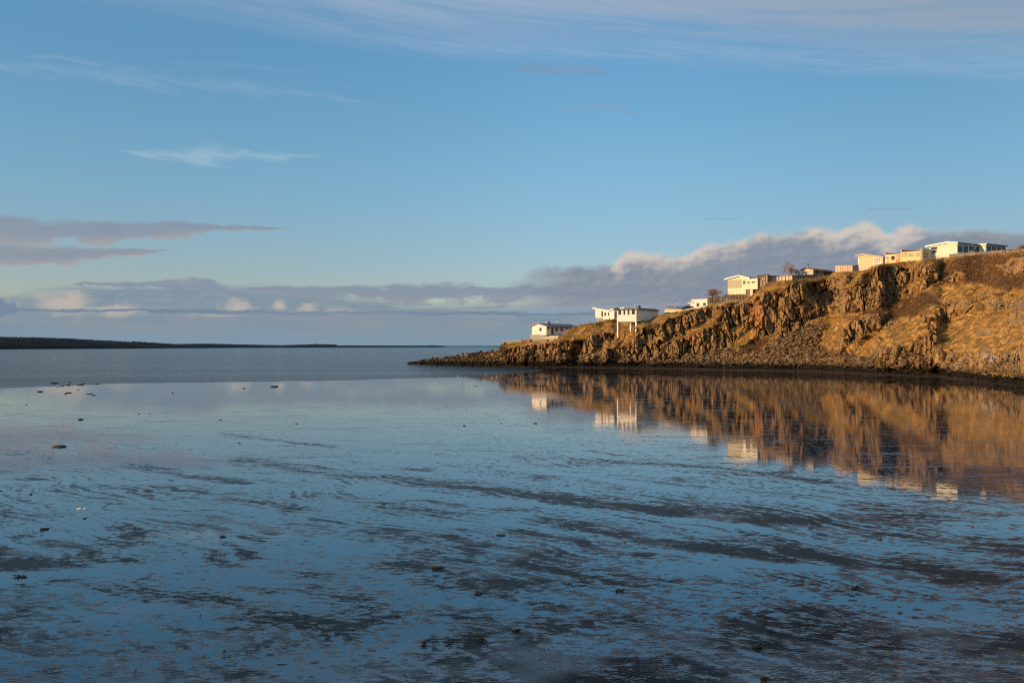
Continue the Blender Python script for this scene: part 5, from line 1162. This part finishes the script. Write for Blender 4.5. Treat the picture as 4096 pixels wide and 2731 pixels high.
dirv = (rng.normal(size=(n, nb, 3)) * [.55, .45, .15] + [.3, -.1, .8]) * sz_; sv = np.stack([np.cos(an), np.sin(an), 0 * an], -1) * .05
V2 = np.stack([base - sv, base + sv, base + dirv], 2).reshape(-1, 3); F2 = np.arange(len(V2)).reshape(-1, 3)
tag(mesh_obj('grass_tussocks', V2, F2, GRASS), 'larger dry grass tussocks standing out of the sward on the slopes', 'grass', kind='stuff')
i_ = pick(heath.ravel() * (1 - Msoft).ravel() * (hv > 6) + .00001, 9000); P_ = Pw[i_]; n = len(i_)
base = np.repeat(P_[:, None], 4, 1) + rng.normal(size=(n, 4, 3)) * [.25, .25, .05]; an = rng.uniform(0, 6.28, (n, 4))
dirv = rng.normal(size=(n, 4, 3)) * [.25, .25, .12] + [0, 0, .28]; sv = np.stack([np.cos(an), np.sin(an), 0 * an], -1) * .06
V_ = np.stack([base - sv, base + sv, base + dirv], 2).reshape(-1, 3); F_ = np.arange(len(V_)).reshape(-1, 3)
HEATH = mat('dead_heath_stems', colour=(.13, .07, .035), rough=.9, var=.5, vscale=.8)
tag(mesh_obj('dead_heather', V_, F_, HEATH), 'dark reddish dead heather and stems on the upper slope', 'heather', kind='stuff')

# ================================================================== stones, weed and birds out on the flat
def flat_z(x, D_): return .012
SW = mat('seaweed_fronds', rock_b((.012, .014, .006), (.04, .038, .014), (.07, .06, .02)), rough=.5)
def stone(x, y, wpx, hpx, label, k, m_=STONE, group=None, weedy=False):
    D_ = Dflat((y) * K_); X_ = (x * K_ - CX) / F * D_; w = wpx * .85 * K_ / F * D_; hh = max(.2 * w * .5, hpx * .62 * K_ / F * D_)
    v = shp2[k % 16].copy(); v = v / np.abs(v).max(0); v = v @ rotm(k * 1.3, 0, 0).T; v[:, 0] *= w / 2 / np.abs(v[:, 0]).max(); v[:, 1] *= max(w * .35, .05); v[:, 2] = v[:, 2] / np.abs(v[:, 2]).max() * hh * .85
    o = mesh_obj('stone', v + np.array([X_, D_, flat_z(x, D_) + hh * .15]), if2, m_); tag(o, label, 'stone', group); return o
ST = [(137, 1026, 40, 7, 'long low weed-covered rock, largest stone at the left of the flat'), (186, 964, 18, 5, 'flat dark stone behind the long weed-covered rock, on the left'),
      (626, 888.5, 30, 5, 'long dark rock at the water edge, left of centre'), (561, 892, 14, 3, 'small dark stone just left of the long rock at the water edge'), (1231, 973, 10, 4, 'small rounded stone below the reflection of the lowest white house'),
      (1066, 978, 9, 4, 'small angular stone in the middle distance, left of the reflected white house'), (550, 1018, 13, 4, 'dark oval stone above the long dark sand streaks, left of centre'), (682, 973, 9, 3, 'small stone beside a faint dark sand streak, left of centre'),
      (504, 965, 15, 2, 'very flat stone left of centre in the middle distance'), (1860, 1213, 20, 9, 'blocky olive-brown stone on the right, larger of the two square stones'), (2019, 1239, 17, 8, 'blocky dark stone to the right of the larger olive-brown one'),
      (1434, 1247, 8, 5, 'little dark stone, left one of two near the centre right'), (1532, 1250, 8, 5, 'little dark stone, right one of two near the centre right'), (881, 1158, 11, 5, 'black stone just below the long dark sand band, left of centre'),
      (874, 1138, 7, 4, 'tiny black stone above the black stone left of centre'), (2067, 1408, 15, 6, 'flat brownish stone at the lower right'), (2319, 1469, 15, 6, 'dark oval stone near the lower right corner'), (1978, 1504, 8, 4, 'small black stone among the ripples, lower right'),
      (2340, 1504, 14, 4, 'thin flat stone below the oval one near the lower right corner'), (69, 1136, 14, 5, 'small dark weedy stone near the left edge'), (194, 1191, 15, 5, 'dark stone below the pale shell, left'), (458, 1414, 7, 5, 'tiny upright stone at the lower left'),
      (468, 1506, 8, 4, 'tiny dark stone near the bottom, left of centre'), (514, 1495, 11, 5, 'angular little stone near the bottom, left of centre'), (311, 1542, 13, 4, 'flat dark stone at the bottom edge, left'), (2, 1128, 8, 4, 'dark stone cut by the left edge'),
      (1565, 1343, 8, 3, 'small reddish stone, lower centre right'), (92, 900, 16, 4, 'leftmost of three dark rocks in the far shallows'), (151, 905, 11, 3, 'middle one of three dark rocks in the far shallows'), (215, 908, 15, 4, 'rightmost of three dark rocks in the far shallows'),
      (61, 930, 6, 3, 'tiny rock in the far shallows, near the left edge'), (396, 903, 5, 3, 'tiny rock standing alone in the far shallows'), (320, 951, 7, 2, 'left one of a pair of tiny far stones'), (344, 951, 7, 2, 'right one of a pair of tiny far stones'), (2105, 946, 9, 3, 'dark stone lying in the reflection of the right-hand slope'),
      (1092, 886, 14, 2, 'very flat dark stone beside the tip of the cliff reflection')]
for k, (x, y, w, hh, lb_) in enumerate(ST): stone(x, y, w, hh, lb_, k, group='stones on the tidal flat')
rs = random.Random(8)
for k in range(16):
    x = 118 + rs.random() * 112; y = 877 + rs.random() * 10; 
    if k > 11: x, y = 100 + rs.random() * 150, 884 + rs.random() * 22
    o = stone(x, y, rs.uniform(7, 22), rs.uniform(1.5, 2.6), 'low weed-covered rock in the cluster breaking the surface at the far left', k, SW, 'weed-covered rocks at the far left')
# pebbles and scraps nobody could tell apart
peb = []
for k in range(44):
    y = 800 + 100 + 660 * rs.random() ** 1.0; x = rs.uniform(0, 2352)
    if y < 960 and x > 1250: continue
    o = stone(x, y, rs.uniform(1.6, 4.6), rs.uniform(1.0, 2.2), 'tiny dark pebble or scrap lying on the wet sand', k, STONE if k % 3 else SW, 'pebbles strewn over the flat')
    o.name = 'pebble'; o['category'] = 'pebble'
# seaweed clumps
def weedclump(x, y, wpx, label, seed):
    rr = random.Random(seed); D_ = Dflat(y * K_); X_ = (x * K_ - CX) / F * D_; w = wpx * K_ / F * D_; m_ = MB()
    for i in range(26):
        an = rr.gauss(0, .5) + (0 if rr.random() < .5 else math.pi); q = Vector((X_ + rr.gauss(0, .12) * w, D_ + rr.gauss(0, .1) * w, .015)); L = w * rr.uniform(.15, .5)
        for j in range(4):
            an += rr.gauss(0, .45); e = q + Vector((math.cos(an) * L / 4, math.sin(an) * L / 4, rr.uniform(-.004, .012) * (3 - j))); e.z = max(e.z, .012); m_.tube(q, e, .012 + .012 * rr.random(), .008, 4); q = e
    tag(m_.build('seaweed_clump', SW), label, 'seaweed', 'seaweed clumps on the flat')
for x, y, w, lb_, s in ((1741, 1488, 34, 'dark green seaweed clump with a trailing frond, lower right', 1), (1759, 1562, 26, 'seaweed clump at the bottom edge, right of centre', 2), (1151, 1230, 26, 'dark seaweed scrap with pale specks in the middle of the flat', 3), (104, 1216, 24, 'brown strand of seaweed at the left', 4),
                       (49, 1326, 36, 'long dark strand of seaweed near the left edge', 5), (510, 1234, 14, 'small forked seaweed sprig, left of centre', 6), (1102, 1469, 24, 'seaweed scraps near the bottom centre', 7), (1423, 1358, 24, 'thin brown seaweed strand, centre right', 8),
                       (1097, 1366, 16, 'short twig-like seaweed scrap near the lower centre', 9), (1966, 1351, 20, 'small seaweed sprig on the right', 10), (1005, 1305, 30, 'dark flat seaweed strand left of the lower centre', 11), (1185, 1450, 20, 'wisp of seaweed below the lower centre', 12), (975, 1480, 12, 'tiny seaweed knot, bottom left of centre', 13)):
    weedclump(x, y, w, lb_, s)
SHELL = mat('pale_shell', colour=(.7, .66, .55), rough=.5)
for x, y, w, lb_ in ((182, 1169, 12, 'pale razor-like shell lying on a dark patch at the left'), (195, 1168.5, 7, 'smaller pale shell fragment beside the pale shell at the left')):
    D_ = Dflat(y * K_); X_ = (x * K_ - CX) / F * D_; w = w * K_ / F * D_; v = [];
    for i in range(7):
        u = i / 6; r_ = .02 + .035 * math.sin(u * math.pi); v += [(X_ + (u - .5) * w, D_ - r_, .012), (X_ + (u - .5) * w, D_, .012 + r_ * .9), (X_ + (u - .5) * w, D_ + r_, .012)]
    tag(MB().add(v, [(3 * i + j, 3 * i + j + 1, 3 * i + j + 4, 3 * i + j + 3) for i in range(6) for j in (0, 1)] + [(0, 1, 2), (20, 19, 18)]).build('shell', SHELL), lb_, 'shell')
# three gulls at the water edge
GW = mat('white_plumage', colour=(.75, .75, .74), rough=.8); GG = mat('grey_plumage', colour=(.10, .10, .11), rough=.8)
def gull(x, y, yaw, label):
    D_ = Dflat(y * K_); X_ = (x * K_ - CX) / F * D_; ca, sa = math.cos(yaw), math.sin(yaw)
    t = thing('gull', (X_, D_, .01), label, 'gull', 'gulls at the water edge')
    def P(u, v, w): return (X_ + u * ca - v * sa, D_ + u * sa + v * ca, w)
    rings = [(-.30, .23, .008), (-.22, .235, .035), (-.10, .24, .075), (.02, .25, .085), (.12, .28, .07), (.17, .33, .045), (.195, .37, .042), (.22, .385, .045), (.255, .38, .03), (.275, .372, .012), (.31, .365, .004)]
    v = []; n = 8
    for u, w, r_ in rings:
        for i in range(n): a = 2 * math.pi * i / n; v.append(P(u, math.cos(a) * r_, w + math.sin(a) * r_))
    f = [(k * n + i, k * n + (i + 1) % n, (k + 1) * n + (i + 1) % n, (k + 1) * n + i) for k in range(len(rings) - 1) for i in range(n)] + [tuple(range(n))[::-1], tuple(range(len(v) - n, len(v)))]
    MB().add(v, f).build('body', GW, t, True)
    for s in (-1, 1):
        w = [(.10, .07, .30), (-.05, .088, .29), (-.22, .05, .26), (-.38, .02, .235), (-.2, .075, .22), (.0, .095, .22)]
        MB().add([P(u, s * q, z) for u, q, z in w] + [P(u, s * (q + .012), z) for u, q, z in w], [(0, 1, 2, 3, 4, 5), (11, 10, 9, 8, 7, 6)] + [(i, 6 + i, 6 + (i + 1) % 6, (i + 1) % 6) for i in range(6)]).build('wing', GG, t)
        MB().tube(P(0, s * .03, .0), P(.01, s * .03, .18), .007).tube(P(0, s * .03, .004), P(.05, s * .04, .004), .008).build('leg', TAN, t)
gull(1052, 867, 2.6, 'white gull at the water edge, left of the tip of the cliff reflection'); gull(1115, 864.5, .4, 'gull nearest the left of the cliff reflection at the water edge'); gull(1141, 866, 2.9, 'gull standing at the very tip of the cliff reflection')
# white hut and marker far off
fr = Fr(44 * K_, 2050, 20); tag(fbox(fr, 0, 16, 0, 8, H + (HY - 1360.5) / F * 2050 , H + (HY - 1352.5) / F * 2050).build('farm_hut', PEACH), 'tiny pale farm hut on the far dark shore, at the left edge', 'hut')
tw = at(727 * K_, 790 * K_ , 3000); t = thing('beacon_tower', tuple(tw), 'tiny stone marker on the low hump of the far spit', 'beacon')
MB().tube(tw - [0, 0, 3], tw + [0, 0, 2.4], 1.3, 1.0, 8).build('tower', SPITR, t); MB().tube(tw + [0, 0, 2.4], tw + [0, 0, 3.2], 1.3, .4, 8).build('cap', SPITR, t)
